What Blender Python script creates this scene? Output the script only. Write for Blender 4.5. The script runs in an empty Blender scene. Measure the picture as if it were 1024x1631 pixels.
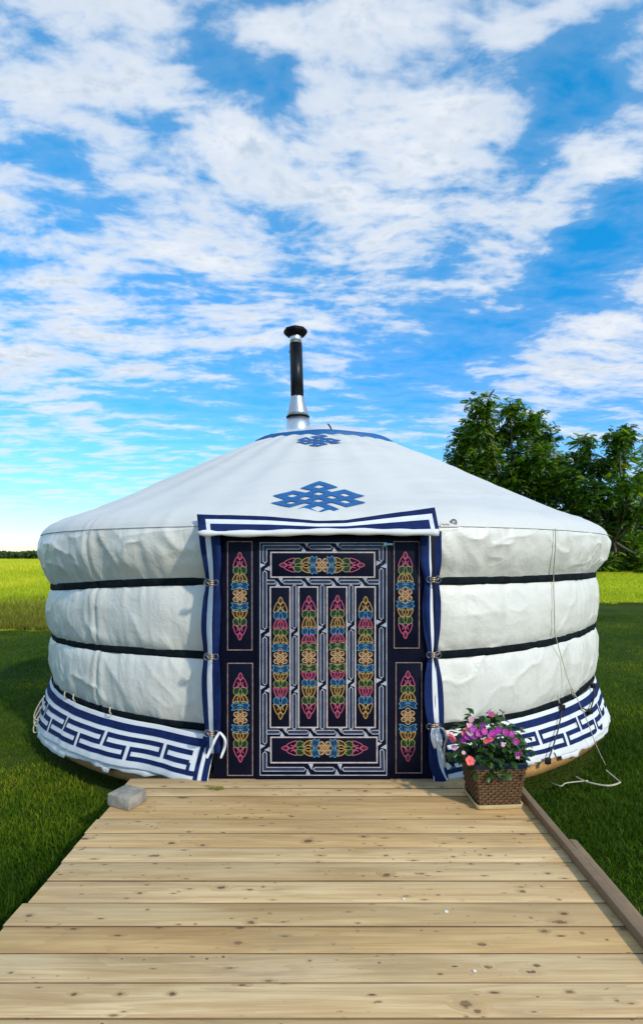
import bpy, bmesh, math, random
import numpy as np
from mathutils import Vector, Matrix

random.seed(7); rng = np.random.default_rng(7)
scene = bpy.context.scene
COL = scene.collection

# ------------------------------------------------------------------ camera
F, VX, VY, H = 856.0, 522.0, 890.0, 1.45          # focal, vanishing point (photo px), eye height
cam_d = bpy.data.cameras.new('camera'); cam = bpy.data.objects.new('camera', cam_d); COL.objects.link(cam)
cam_d.sensor_fit = 'VERTICAL'; cam_d.sensor_height = 36.0; cam_d.sensor_width = 36.0
cam_d.lens = F / 1631 * 36.0
cam_d.shift_y = (VY - 815.5) / 1631; cam_d.shift_x = -(VX - 512) / 1631
cam.location = (0, 0, H); cam.rotation_euler = (math.radians(90), 0, 0)
cam_d.clip_start = .05; cam_d.clip_end = 20000
scene.camera = cam
scene.render.resolution_x = 642; scene.render.resolution_y = 1024

def P(px, py, d):                                   # photo pixel at a known depth -> point
    return ((px - VX) / F * d, d, H - (py - VY) / F * d)

# ------------------------------------------------------------------ sun, exposure
SUN_EL, SUN_AZ = math.radians(32), math.radians(140)   # azimuth clockwise from +Y (away from the camera)
sdir = Vector((math.sin(SUN_AZ) * math.cos(SUN_EL), math.cos(SUN_AZ) * math.cos(SUN_EL), math.sin(SUN_EL)))
sun_d = bpy.data.lights.new('sun', 'SUN'); sun = bpy.data.objects.new('sun', sun_d); COL.objects.link(sun)
sun_d.energy = 2.6; sun_d.angle = math.radians(2.5); sun_d.color = (1.0, .91, .78)
sun.rotation_euler = sdir.to_track_quat('Z', 'Y').to_euler()
vs = scene.view_settings
vs.view_transform = 'Standard'; vs.look = 'None'; vs.exposure = 0.2; vs.gamma = 1.0; vs.use_curve_mapping = False

# ------------------------------------------------------------------ node helper
class NT:
    def __init__(s, tree):
        s.t = tree; s.n = tree.nodes; s.l = tree.links; s.n.clear()
    def new(s, typ, **kw):
        nd = s.n.new(typ)
        for k, v in kw.items():
            setattr(nd, k, v)
        return nd
    def put(s, sock, v):
        if v is None: return
        if hasattr(v, 'is_output'): s.l.new(v, sock)
        elif isinstance(v, (tuple, list)) and len(v) == 3 and sock.type == 'RGBA': sock.default_value = (*v, 1)
        else: sock.default_value = v
    def math(s, op, a, b=None, c=None, clamp=False):
        nd = s.new('ShaderNodeMath', operation=op, use_clamp=clamp)
        for i, v in enumerate((a, b, c)): s.put(nd.inputs[i], v) if v is not None else None
        return nd.outputs[0]
    def vmath(s, op, a, b=None):
        nd = s.new('ShaderNodeVectorMath', operation=op)
        s.put(nd.inputs[0], a)
        if b is not None: s.put(nd.inputs[1], b)
        return nd.outputs['Value'] if op in ('LENGTH', 'DOT_PRODUCT', 'DISTANCE') else nd.outputs[0]
    def noise(s, vec, scale, detail=4, rough=.55, dist=0., out=0, typ=None):
        nd = s.new('ShaderNodeTexNoise')
        s.put(nd.inputs['Vector'], vec); nd.inputs['Scale'].default_value = scale
        nd.inputs['Detail'].default_value = detail; nd.inputs['Roughness'].default_value = rough
        nd.inputs['Distortion'].default_value = dist
        return nd.outputs[out]
    def ramp(s, v, a, b, lo=0., hi=1., smooth=True):
        nd = s.new('ShaderNodeMapRange', interpolation_type='SMOOTHSTEP' if smooth else 'LINEAR', clamp=True) if smooth else s.new('ShaderNodeMapRange', clamp=True)
        s.put(nd.inputs[0], v)
        for i, x in zip((1, 2, 3, 4), (a, b, lo, hi)): s.put(nd.inputs[i], x)
        return nd.outputs[0]
    def mix(s, f, a, b, mode='MIX'):
        nd = s.new('ShaderNodeMix', data_type='RGBA', blend_type=mode)
        s.put(nd.inputs[0], f); s.put(nd.inputs[6], a); s.put(nd.inputs[7], b)
        return nd.outputs[2]
    def mapping(s, vec, loc=(0, 0, 0), rot=(0, 0, 0), sc=(1, 1, 1)):
        nd = s.new('ShaderNodeMapping')
        s.put(nd.inputs[0], vec)
        nd.inputs['Location'].default_value = loc; nd.inputs['Rotation'].default_value = rot; nd.inputs['Scale'].default_value = sc
        return nd.outputs[0]
    def sep(s, v):
        nd = s.new('ShaderNodeSeparateXYZ'); s.put(nd.inputs[0], v); return nd.outputs
    def comb(s, x, y, z=0.):
        nd = s.new('ShaderNodeCombineXYZ')
        for i, v in enumerate((x, y, z)): s.put(nd.inputs[i], v)
        return nd.outputs[0]

# ------------------------------------------------------------------ world: physical sky with a deck of broken cloud
world = bpy.data.worlds.new('World'); scene.world = world; world.use_nodes = True
W = NT(world.node_tree)
sky = W.new('ShaderNodeTexSky', sky_type='NISHITA', sun_disc=False)
sky.sun_elevation = SUN_EL; sky.sun_rotation = SUN_AZ
sky.air_density = 1.0; sky.dust_density = .15; sky.ozone_density = 2.0
SKY_STRENGTH = .12
hs = W.new('ShaderNodeHueSaturation'); hs.inputs['Saturation'].default_value = 1.42; hs.inputs['Value'].default_value = 1.75
W.l.new(sky.outputs[0], hs.inputs['Color'])
tc = W.new('ShaderNodeTexCoord')
dirx, diry, dirz = W.sep(tc.outputs['Generated'])[:3]
CO = .12
zz = W.math('ADD', W.math('MAXIMUM', dirz, 0.0), CO)
p = W.comb(W.math('DIVIDE', dirx, zz), W.math('DIVIDE', diry, zz))
def ppix(px, py):                                   # photo pixel -> cloud-deck coordinates
    u, v = (px - VX) / F, (VY - py) / F
    L = math.sqrt(u * u + v * v + 1); z = v / L + CO
    return (u / L / z, 1 / L / z)
warp = W.noise(p, 1.7, 3, .5, out=1)
pw = W.vmath('ADD', p, W.vmath('MULTIPLY', W.vmath('SUBTRACT', warp, (.5, .5, .5)), (.20, .20, 0)))
pr = W.mapping(pw, loc=(3.1, 1.7, 0), rot=(0, 0, math.radians(-42)), sc=(.62, 1.45, 1))
n1 = W.noise(pr, 1.6, 2, .5)
n2 = W.noise(pr, 7.2, 5, .52)
n3 = W.noise(W.mapping(pw, sc=(1., 1.3, 1)), 24., 5, .55)
cov = W.math('ADD', W.math('MULTIPLY', n1, .30), W.math('ADD', W.math('MULTIPLY', n2, .62), W.math('MULTIPLY', W.math('SUBTRACT', n3, .5), W.ramp(dirz, .1, .5, .10, .24))))
cov = W.math('ADD', cov, W.ramp(dirz, .08, .42, .065, .11))
# (px, py, radius px, amount): thicker and thinner places of the deck as seen in the photograph
BLOBS = [(300, 60, 70, -.20), (350, 105, 45, -.10), (425, 160, 60, -.15), (475, 205, 45, -.12), (880, 150, 75, -.22), (900, 90, 50, -.10), (845, 235, 55, -.16), (850, 300, 50, -.12),
         (940, 400, 80, -.26), (985, 350, 60, -.16), (960, 460, 60, -.12), (900, 330, 40, -.06), (700, 420, 45, -.08), (110, 262, 45, -.14), (235, 225, 45, -.10), (560, 258, 28, -.08), (170, 300, 40, -.06),
         (90, 345, 45, -.10), (470, 375, 45, -.10), (800, 510, 90, -.14), (700, 540, 70, -.14), (830, 560, 60, -.08), (600, 560, 60, -.06), (380, 660, 110, -.12), (250, 690, 80, -.06), (620, 640, 90, -.10), (900, 470, 50, -.10), (700, 660, 60, -.05),
         (80, 90, 150, .10), (240, 150, 80, .12), (350, 200, 70, .10), (640, 60, 130, .14), (590, 170, 80, .12), (720, 230, 80, .14), (985, 220, 60, .16), (990, 90, 50, .08), (800, 120, 50, .06),
         (420, 260, 70, .12), (540, 315, 80, .16), (640, 330, 50, .08), (330, 390, 80, .14), (200, 380, 60, .06), (60, 410, 90, .12), (190, 450, 80, .08), (600, 420, 75, .14), (820, 400, 70, .16), (760, 360, 50, .10), (750, 450, 40, .08),
         (380, 540, 60, .08), (200, 565, 60, .08), (60, 600, 80, .08), (100, 660, 80, .06), (860, 600, 60, .10), (960, 580, 60, .10), (980, 520, 50, .10), (740, 590, 45, .08), (640, 510, 40, .07), (540, 605, 40, .07), (480, 500, 50, .06)]
for bx_, by_, br, amt in BLOBS:
    c = ppix(bx_, by_); e = ppix(bx_ + br, by_); g = ppix(bx_, by_ - br); h = ppix(bx_, by_ + br)
    rx = abs(e[0] - c[0]); ry = abs(h[1] - g[1]) / 2
    m_ = W.mapping(pw, loc=(-c[0] / rx, -c[1] / ry, 0), sc=(1 / rx, 1 / ry, 0))
    w_ = W.ramp(W.vmath('LENGTH', m_), 1.7, 0., 0., amt * (.55 if amt < 0 else .55))
    cov = W.math('ADD', cov, w_)
mask = W.math('MAXIMUM', W.ramp(cov, .445, .71), W.ramp(cov, .30, .55, .0, .14))
thick = W.ramp(cov, .56, .80)
low = W.ramp(dirz, .0, .30)                          # clouds thin out with distance near the horizon
mask = W.math('MULTIPLY', mask, W.ramp(dirz, -.02, .22, .72, .97))
shade = W.noise(W.vmath('ADD', pw, (.06, -.05, 0)), 3.2, 5, .55)
shadef = W.math('MULTIPLY', W.ramp(W.math('ADD', W.math('MULTIPLY', shade, .6), W.math('MULTIPLY', n3, .4)), .38, .60), thick)
ccol = W.mix(shadef, (6.4, 6.7, 7.1), (4.0, 4.8, 5.8))
tint = W.mix(W.ramp(dirz, .0, .22), (.48, .47, .61), (.44, .80, .93))
tint = W.mix(W.ramp(dirz, .20, .70), tint, (.22, 1.36, 1.16))
base = W.mix(1.0, hs.outputs[0], tint, 'MULTIPLY')
final = W.mix(mask, base, ccol)
bg = W.new('ShaderNodeBackground'); bg.inputs['Strength'].default_value = SKY_STRENGTH
W.l.new(final, bg.inputs['Color'])
world.cycles.sampling_method = 'MANUAL'; world.cycles.sample_map_resolution = 512
wo = W.new('ShaderNodeOutputWorld'); W.l.new(bg.outputs[0], wo.inputs['Surface'])

# ------------------------------------------------------------------ materials
def mat(name, color=(.5, .5, .5), rough=.6, metal=0., fn=None, spec=.5):
    m = bpy.data.materials.new(name); m.use_nodes = True
    N = NT(m.node_tree)
    b = N.new('ShaderNodeBsdfPrincipled'); o = N.new('ShaderNodeOutputMaterial'); N.l.new(b.outputs[0], o.inputs[0])
    b.inputs['Base Color'].default_value = (*color, 1); b.inputs['Roughness'].default_value = rough
    b.inputs['Metallic'].default_value = metal; b.inputs['Specular IOR Level'].default_value = spec
    N.b = b; N.o = o
    if fn: fn(N)
    return m
def bump(N, h, strength=.3, dist=.01):
    nd = N.new('ShaderNodeBump'); nd.inputs['Strength'].default_value = strength; nd.inputs['Distance'].default_value = dist
    N.put(nd.inputs['Height'], h); N.l.new(nd.outputs[0], N.b.inputs['Normal'])
def obj_co(N): return N.new('ShaderNodeTexCoord').outputs['Object']

def f_canvas(N):
    c = obj_co(N)
    n = N.noise(c, 1.3, 6, .6); n2 = N.noise(c, 9, 5, .6)
    dirt = N.ramp(n, .5, .78)
    col = N.mix(N.math('MULTIPLY', dirt, .6), (.71, .695, .625), (.53, .51, .42))
    streak = N.noise(N.mapping(c, sc=(6, 6, .5)), 2.0, 5, .6)
    col = N.mix(N.ramp(streak, .52, .76, 0., .35), col, (.45, .45, .39))
    N.l.new(col, N.b.inputs['Base Color'])
    N.put(N.b.inputs['Roughness'], N.ramp(n2, .3, .7, .36, .52))
    rg = N.math('ABSOLUTE', N.math('SUBTRACT', N.noise(N.mapping(c, sc=(1, 1, .6)), 5.5, 3, .5, .8), .5)); rg2 = N.math('ABSOLUTE', N.math('SUBTRACT', N.noise(N.mapping(c, rot=(0, .6, .3), sc=(1, 1, 1)), 9, 3, .5, .5), .5))
    wv = N.math('ADD', N.math('MULTIPLY', N.noise(c, 7, 5, .5, 1.2), .6), N.math('ADD', N.ramp(rg, .12, 0., 0., .20), N.ramp(rg2, .07, 0., 0., .09))); fine = N.noise(c, 160, 2, .5)
    bump(N, N.math('ADD', N.math('MULTIPLY', wv, 1.0), N.math('MULTIPLY', fine, .02)), .35, .02)
def f_roof(N):
    c = obj_co(N)
    n = N.noise(c, 1.1, 6, .6)
    col = N.mix(N.ramp(n, .48, .75, 0., .4), (.64, .635, .60), (.52, .51, .47))
    N.l.new(col, N.b.inputs['Base Color'])
    wv = N.noise(N.mapping(c, sc=(.7, .7, 3)), 3.0, 6, .5, .8); fine = N.noise(c, 160, 2, .5)
    bump(N, N.math('ADD', wv, N.math('MULTIPLY', fine, .02)), .42, .02)
def f_skirt(N):
    c = obj_co(N)
    n = N.noise(c, 3, 6, .6)
    N.l.new(N.mix(N.ramp(n, .5, .78, 0., .35), (.70, .71, .71), (.56, .55, .49)), N.b.inputs['Base Color'])
    bump(N, N.noise(c, 8, 5, .5, 1.0), .25, .015)
def f_fabric(a, b_):
    def f(N):
        c = obj_co(N); n = N.noise(c, 14, 5, .6)
        N.l.new(N.mix(N.ramp(n, .35, .75), a, b_), N.b.inputs['Base Color'])
        bump(N, N.noise(c, 300, 2, .5), .15, .002)
    return f
def f_wood(a, b_, dark, knots=True, gr=(0, 0, 0)):
    def f(N):
        tcn = N.new('ShaderNodeTexCoord'); oi = N.new('ShaderNodeObjectInfo')
        off = N.math('MULTIPLY', oi.outputs['Random'], 91.)
        c = N.vmath('ADD', tcn.outputs['Object'], N.comb(off, N.math('MULTIPLY', off, 1.7), 0.))
        # knots pull the grain round them
        k = None; halo = None
        for sx, sy, seed, lim, r0, r1, ro in ((2.3, 6.0, 0., .74, .02, .08, 0.), (6.0, 11., 31., .86, .03, .13, 0.), (3.1, 4.3, 77., .85, .03, .08, .2), (9., 30., 53., .86, .04, .16, .55), (17., 22., 13., .93, .05, .13, -.3)):
            kv = N.mapping(c, loc=(seed, seed * .7, 0), rot=(0, 0, ro), sc=(sx, sy, 0))
            vo = N.new('ShaderNodeTexVoronoi', feature='F1', voronoi_dimensions='2D'); N.l.new(kv, vo.inputs['Vector']); vo.inputs['Scale'].default_value = 1.0; vo.inputs['Randomness'].default_value = 1.0
            pk = N.sep(vo.outputs['Color'])
            d = N.math('ADD', vo.outputs['Distance'], N.math('MULTIPLY', N.math('SUBTRACT', N.noise(c, 55, 3, .6), .5), .12))
            q = N.math('DIVIDE', d, N.ramp(pk[1], 0., 1., r0, r1, False))
            on = N.math('GREATER_THAN', pk[0], lim)
            k1 = N.math('MULTIPLY', N.ramp(q, 1.1, .5), on); h1 = N.math('MULTIPLY', N.ramp(q, 2.8, .8), on)
            k = k1 if k is None else N.math('MAXIMUM', k, k1); halo = h1 if halo is None else N.math('MAXIMUM', halo, h1)
        gcoord = N.vmath('ADD', N.mapping(c, sc=(1.1, 26, 26)), N.comb(0., N.math('MULTIPLY', halo, 1.6), 0.))
        g = N.noise(gcoord, 1.0, 6, .62, .5)
        big = N.noise(N.mapping(c, sc=(.9, 3.2, 3)), 1.3, 4, .5)
        tone = N.math('ADD', N.math('MULTIPLY', g, .75), N.math('MULTIPLY', big, .5))
        col = N.mix(N.ramp(tone, .42, .82), a, b_)
        # a tint per board
        rnd = N.math('FRACT', N.math('MULTIPLY', oi.outputs['Random'], 7.31))
        col = N.mix(N.math('POWER', rnd, 1.6), col, N.mix(1.0, col, (.90, .77, .55), 'MULTIPLY'))
        col = N.mix(1.0, col, N.mix(oi.outputs['Random'], (.86, .86, .86), (1.10, 1.10, 1.12)), 'MULTIPLY')
        st = N.noise(N.mapping(c, sc=(2.2, 7, 1)), 1.6, 5, .65)
        col = N.mix(N.ramp(st, .60, .80, 0., .42), col, (.40, .27, .13))
        if knots:
            col = N.mix(N.math('MULTIPLY', halo, .35), col, (.36, .20, .09))
            col = N.mix(N.math('MULTIPLY', k, .82), col, dark)
            # dents, scuffs and dark flecks
            fl = N.noise(N.mapping(c, rot=(0, 0, .5), sc=(16, 42, 1)), 1.0, 3, .5)
            col = N.mix(N.ramp(fl, .69, .75, 0., .70), col, (.16, .09, .045))
            sp = N.noise(N.mapping(c, sc=(5, 9, 1)), 1.0, 4, .7)
            col = N.mix(N.ramp(sp, .66, .74, 0., .40), col, (.22, .15, .07))
        gl = N.noise(N.mapping(c, sc=(2.0, 120, 60)), 1.0, 3, .6)
        col = N.mix(N.ramp(gl, .50, .72, 0., .42), col, (.40, .25, .12))
        cth = N.noise(N.vmath('ADD', N.mapping(c, sc=(.55, 9, 9)), N.comb(0., N.math('MULTIPLY', halo, .5), 0.)), 1.0, 2, .4, .6)
        ringp = N.math('FRACT', N.math('MULTIPLY', cth, 9.))
        col = N.mix(N.math('MULTIPLY', N.ramp(ringp, .55, .98), .30), col, (.42, .25, .10))
        dirtw = N.noise(N.mapping(c, sc=(1.4, 4., 1)), 1.0, 6, .65)
        col = N.mix(N.ramp(dirtw, .50, .72, 0., .38), col, (.34, .25, .145))
        ylw = N.noise(N.mapping(c, loc=(5, 3, 0), sc=(1.8, 3.5, 1)), 1.0, 4, .6)
        col = N.mix(N.ramp(ylw, .60, .72, 0., .40), col, (.46, .30, .075))
        if gr != (0, 0, 0):
            col = N.mix(N.ramp(N.noise(c, 5, 5, .6), .3, .7, .45, .9), col, gr)
        N.l.new(col, N.b.inputs['Base Color'])
        bump(N, N.math('SUBTRACT', N.math('ADD', g, N.math('MULTIPLY', gl, .4)), N.math('MULTIPLY', k, .6)), .30, .004)
    return f
def f_leaf(c0, c1, c2, trans=.35):
    def f(N):
        at = N.new('ShaderNodeAttribute', attribute_name='tone')
        v = at.outputs['Fac']
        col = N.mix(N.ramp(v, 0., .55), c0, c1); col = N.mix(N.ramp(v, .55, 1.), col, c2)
        N.l.new(col, N.b.inputs['Base Color'])
        tr = N.new('ShaderNodeBsdfTranslucent'); N.l.new(N.mix(1., col, (1.2, 1.25, .6), 'MULTIPLY'), tr.inputs[0])
        mx = N.new('ShaderNodeMixShader'); mx.inputs[0].default_value = trans
        N.l.new(N.b.outputs[0], mx.inputs[1]); N.l.new(tr.outputs[0], mx.inputs[2]); N.l.new(mx.outputs[0], N.o.inputs[0])
    return f
def f_bark(N):
    c = obj_co(N); n = N.noise(N.mapping(c, sc=(1, 1, .2)), 9, 6, .6)
    N.l.new(N.mix(n, (.05, .035, .022), (.16, .12, .085)), N.b.inputs['Base Color']); bump(N, n, .6, .03)
def f_concrete(N):
    c = obj_co(N); n = N.noise(c, 18, 6, .65); n2 = N.noise(c, 120, 3, .6)
    col = N.mix(N.ramp(n, .3, .7), (.20, .185, .15), (.36, .335, .28)); col = N.mix(N.ramp(n2, .6, .75, 0, .6), col, (.16, .15, .13))
    N.l.new(col, N.b.inputs['Base Color']); bump(N, N.math('ADD', n, n2), .5, .004)
def f_ground(N):
    pos = N.new('ShaderNodeNewGeometry').outputs['Position']
    x, y, z = N.sep(pos)[:3]
    edge = N.math('ADD', N.ramp(x, -6, 10, 13.0, 19.0), N.math('MULTIPLY', N.math('SUBTRACT', N.noise(pos, .9, 3, .5), .5), .8))
    dy = N.math('SUBTRACT', y, edge)
    n = N.noise(pos, .55, 5, .6); nf = N.noise(pos, 6, 5, .65)
    lawn = N.mix(N.ramp(n, .35, .7), (.030, .058, .004), (.066, .095, .008))
    lawn = N.mix(N.ramp(nf, .45, .75, 0., .5), lawn, (.055, .065, .014))
    nb = N.noise(N.mapping(pos, sc=(.10, .30, .1)), 1., 5, .6)
    fld = N.mix(N.ramp(nb, .35, .68), (.42, .53, .006), (.62, .61, .012))
    fld = N.mix(N.ramp(nf, .55, .8, 0., .45), fld, (.22, .28, .02))
    col = N.mix(N.ramp(dy, -.15, .25), lawn, fld)
    N.l.new(col, N.b.inputs['Base Color'])
    N.b.inputs['Specular IOR Level'].default_value = .1
    bump(N, N.math('ADD', nf, N.noise(pos, 40, 3, .6)), .8, .04)
def f_paint(N):
    c = obj_co(N); n = N.noise(c, 6, 5, .6)
    N.l.new(N.mix(n, (.0015, .002, .008), (.003, .005, .020)), N.b.inputs['Base Color'])
    N.put(N.b.inputs['Roughness'], N.ramp(n, .3, .7, .32, .5)); bump(N, N.noise(c, 60, 3, .5), .08, .003)
def f_dull(a, b_, sc=20):
    def f(N):
        c = obj_co(N); n = N.noise(c, sc, 5, .6); N.l.new(N.mix(N.ramp(n, .3, .7), a, b_), N.b.inputs['Base Color'])
    return f
def f_crown(N):
    c = obj_co(N); n = N.noise(c, 3, 5, .6, 1.0)
    N.l.new(N.mix(n, (.42, .46, .50), (.70, .73, .76)), N.b.inputs['Base Color'])
    N.put(N.b.inputs['Roughness'], N.ramp(n, .3, .7, .12, .3)); bump(N, N.noise(c, 5, 4, .5, 1.), .3, .03)

M = dict(
    canvas=mat('canvas', rough=.45, fn=f_canvas), roof=mat('roof_canvas', rough=.55, fn=f_roof), skirt=mat('skirt_cotton', rough=.8, fn=f_skirt),
    blue=mat('blue_cloth', rough=.8, fn=f_fabric((.003, .012, .065), (.005, .022, .115)), spec=.2), brightblue=mat('roof_blue', rough=.6, fn=f_fabric((.002, .090, .28), (.004, .12, .35))),
    white=mat('white_cloth', rough=.8, fn=f_fabric((.66, .68, .72), (.78, .79, .80))),
    strap=mat('dark_webbing', rough=.85, fn=f_fabric((.004, .007, .009), (.009, .016, .019)), spec=.1), seam=mat('seam_thread', (.55, .56, .54), .8),
    door=mat('navy_paint', rough=.4, fn=f_paint, spec=.12), linew=mat('fret_paint', rough=.5, fn=f_dull((.26, .29, .37), (.46, .48, .54), 14)),
    barblue=mat('fret_blue', rough=.5, fn=f_dull((.009, .017, .050), (.016, .032, .08), 30)),
    frame=mat('panel_line', rough=.5, fn=f_dull((.38, .32, .32), (.56, .50, .50), 25)), thin=mat('side_panel_line', rough=.5, fn=f_dull((.16, .10, .09), (.30, .21, .18), 25)),
    wood=mat('deck_lumber', rough=.7, fn=f_wood((.52, .325, .135), (.80, .58, .30), (.085, .04, .018))),
    edgewood=mat('gap_shade_board_edge', rough=.85, fn=f_wood((.15, .09, .045), (.24, .15, .08), (.04, .02, .01), False)),  # darker tone paints in the shade of the narrow gaps between boards
    oldwood=mat('weathered_lumber', rough=.8, fn=f_wood((.20, .13, .08), (.34, .24, .15), (.04, .025, .02), True, (.21, .14, .08))),
    ply=mat('platform_wood', rough=.75, fn=f_wood((.30, .16, .06), (.46, .27, .11), (.06, .03, .02), False)),
    steel=mat('bright_steel', (.72, .73, .74), .36, 1.0), galv=mat('galvanised', (.50, .52, .54), .38, .9), black=mat('black_pipe', (.006, .007, .010), .38, spec=.25),
    cap=mat('black_cap', (.004, .004, .005), .6, spec=.1), crown=mat('crown_vinyl', rough=.2, fn=f_crown), darksteel=mat('dark_steel', (.20, .19, .18), .4, .8), brass=mat('buckle_brass', (.55, .40, .25), .35, .8),
    rope=mat('rope', rough=.9, fn=f_dull((.34, .31, .22), (.52, .48, .36), 60)), darkrope=mat('dark_cord', (.03, .028, .022), .8), plastic=mat('black_plastic', (.008, .008, .009), .4),
    concrete=mat('concrete', rough=.9, fn=f_concrete), bark=mat('bark', rough=.9, fn=f_bark), ground=mat('turf', rough=.95, fn=f_ground),
    leaf=mat('tree_leaf', rough=.45, fn=f_leaf((.020, .065, .005), (.095, .215, .012), (.38, .48, .03), .46)),
    far=mat('far_leaf', rough=.7, fn=f_leaf((.02, .05, .008), (.04, .08, .012), (.10, .14, .02), .2)),
    lawn=mat('lawn_blade', rough=.6, spec=.15, fn=f_leaf((.030, .080, .003), (.100, .180, .006), (.34, .33, .020), .38)),
    field=mat('field_blade', rough=.6, fn=f_leaf((.17, .17, .012), (.42, .49, .008), (.64, .60, .03), .35)),
    pleaf=mat('plant_leaf', rough=.4, fn=f_leaf((.012, .045, .008), (.03, .10, .012), (.10, .18, .03), .25)),
    wicker=mat('brown_resin_wicker', rough=.45, fn=f_dull((.085, .042, .018), (.16, .085, .038), 60)), wickerd=mat('wicker_backing', (.018, .009, .006), .6),
    liner=mat('dark_blue_liner', (.006, .016, .035), .35), saucer=mat('cream_plastic', rough=.5, fn=f_dull((.58, .47, .24), (.68, .57, .33), 12)), soil=mat('soil', (.02, .014, .01), .95),
    moss=mat('moss', rough=.9, fn=f_dull((.10, .11, .01), (.22, .24, .02), 40)), patch=mat('label_patch', (.62, .62, .60), .5), patchred=mat('label_red', (.55, .20, .12), .5),
    patchgrey=mat('label_disc', (.10, .13, .11), .4), patchpink=mat('label_pink', (.60, .42, .38), .5), teal=mat('pale_bolt', (.30, .50, .52), .35, .5), petalw=mat('white_petal', (.8, .8, .76), .6))
ORN = {}
for k, lc, fc in (('pink', (.46, .07, .15), (.05, .003, .012)), ('gold', (.44, .26, .06), (.022, .008, .002)), ('green', (.15, .22, .06), (.005, .016, .005)),
                  ('blue', (.04, .22, .36), (.003, .022, .075)), ('knot', (.46, .28, .13), (.05, .02, .008))):
    ORN[k] = (mat('ornament_' + k, lc, .45), mat('ornament_fill_' + k, fc, .45))
FL = {k: mat('petal_' + k, c, .5) for k, c in (('magenta', (.40, .008, .26)), ('violet', (.34, .012, .32)), ('coral', (.75, .09, .09)), ('rose', (.60, .11, .19)), ('palepink', (.68, .34, .42)))}

# ------------------------------------------------------------------ mesh helper
ROOT = {}
class MB:
    def __init__(s): s.v = []; s.f = []; s.m = []
    def add(s, vs_, fs, mi=0):
        b = len(s.v); s.v.extend([tuple(map(float, q)) for q in vs_]); s.f.extend([tuple(b + i for i in f) for f in fs]); s.m.extend([mi] * len(fs)); return s
    def box(s, c, sz, rz=0., mi=0, bev=0., mat3=None):
        bm = bmesh.new(); bmesh.ops.create_cube(bm, size=1)
        for v in bm.verts: v.co = Vector((v.co.x * sz[0], v.co.y * sz[1], v.co.z * sz[2]))
        if bev: bmesh.ops.bevel(bm, geom=bm.edges[:], offset=bev, segments=2, affect='EDGES', profile=.6)
        R_ = mat3 if mat3 is not None else Matrix.Rotation(rz, 3, 'Z')
        bm.verts.index_update()
        s.add([R_ @ v.co + Vector(c) for v in bm.verts], [[v.index for v in f.verts] for f in bm.faces], mi); bm.free(); return s
    def tube(s, pts, r, n=8, mi=0, cap=True):
        pts = [Vector(q) for q in pts]; N_ = len(pts); rs = r if isinstance(r, (list, tuple, np.ndarray)) else [r] * N_
        vs_ = []; ref = None
        for i, q in enumerate(pts):
            t = (pts[min(i + 1, N_ - 1)] - pts[max(i - 1, 0)]).normalized()
            if ref is None: ref = t.orthogonal().normalized()
            ref = (ref - t * ref.dot(t)); ref = ref.normalized() if ref.length > 1e-6 else t.orthogonal().normalized()
            b = t.cross(ref)
            for k in range(n):
                a = 2 * math.pi * k / n; vs_.append(q + (ref * math.cos(a) + b * math.sin(a)) * rs[i])
        fs = [(i * n + k, i * n + (k + 1) % n, (i + 1) * n + (k + 1) % n, (i + 1) * n + k) for i in range(N_ - 1) for k in range(n)]
        if cap: fs += [tuple(range(n - 1, -1, -1)), tuple((N_ - 1) * n + k for k in range(n))]
        return s.add(vs_, fs, mi)
    def lathe(s, prof, n=32, mat4=None, mi=0, cap=True):
        mat4 = mat4 or Matrix()
        vs_ = [mat4 @ Vector((r * math.cos(2 * math.pi * k / n), r * math.sin(2 * math.pi * k / n), z)) for r, z in prof for k in range(n)]
        L = len(prof)
        fs = [(i * n + k, i * n + (k + 1) % n, (i + 1) * n + (k + 1) % n, (i + 1) * n + k) for i in range(L - 1) for k in range(n)]
        if cap: fs += [tuple(range(n - 1, -1, -1)), tuple((L - 1) * n + k for k in range(n))]
        return s.add(vs_, fs, mi)
    def grid(s, A, mi=0, mats=None, closed=False):
        R_, C_ = A.shape[:2]
        fs = []; ms = []
        for i in range(R_ - 1):
            for j in range(C_ if closed else C_ - 1):
                k = (j + 1) % C_; fs.append((i * C_ + j, i * C_ + k, (i + 1) * C_ + k, (i + 1) * C_ + j)); ms.append(mats[j] if mats is not None else mi)
        b = len(s.v); s.v.extend(map(tuple, A.reshape(-1, 3).tolist())); s.f.extend([tuple(b + q for q in f) for f in fs]); s.m.extend(ms); return s
    def build(s, name, mats, parent=None, smooth=True, solid=0.):
        me = bpy.data.meshes.new(name)
        base = np.array(root_loc(parent)) if parent is not None else np.zeros(3)
        v = np.array(s.v, float) - base
        me.from_pydata(v.tolist(), [], s.f)
        for m_ in (mats if isinstance(mats, (list, tuple)) else [mats]): me.materials.append(m_)
        if any(s.m): me.polygons.foreach_set('material_index', s.m)
        if smooth:
            me.polygons.foreach_set('use_smooth', [True] * len(me.polygons))
        o = bpy.data.objects.new(name, me); COL.objects.link(o)
        if parent is not None: o.parent = parent
        if smooth == 'auto': me.set_sharp_from_angle(angle=math.radians(35))
        if solid:
            md = o.modifiers.new('thickness', 'SOLIDIFY'); md.thickness = solid; md.offset = -1
        return o
def root_loc(o):
    while o.parent is not None: o = o.parent
    return tuple(o.location)
def tag(o, label, cat, group=None, kind=None):
    if label: o['label'] = label
    if cat: o['category'] = cat
    if group: o['group'] = group
    if kind: o['kind'] = kind
    return o
def thing(name, label, cat, loc=(0, 0, 0), group=None):
    o = bpy.data.objects.new(name, None); COL.objects.link(o); o.location = loc; o.empty_display_size = .1
    return tag(o, label, cat, group)
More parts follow.
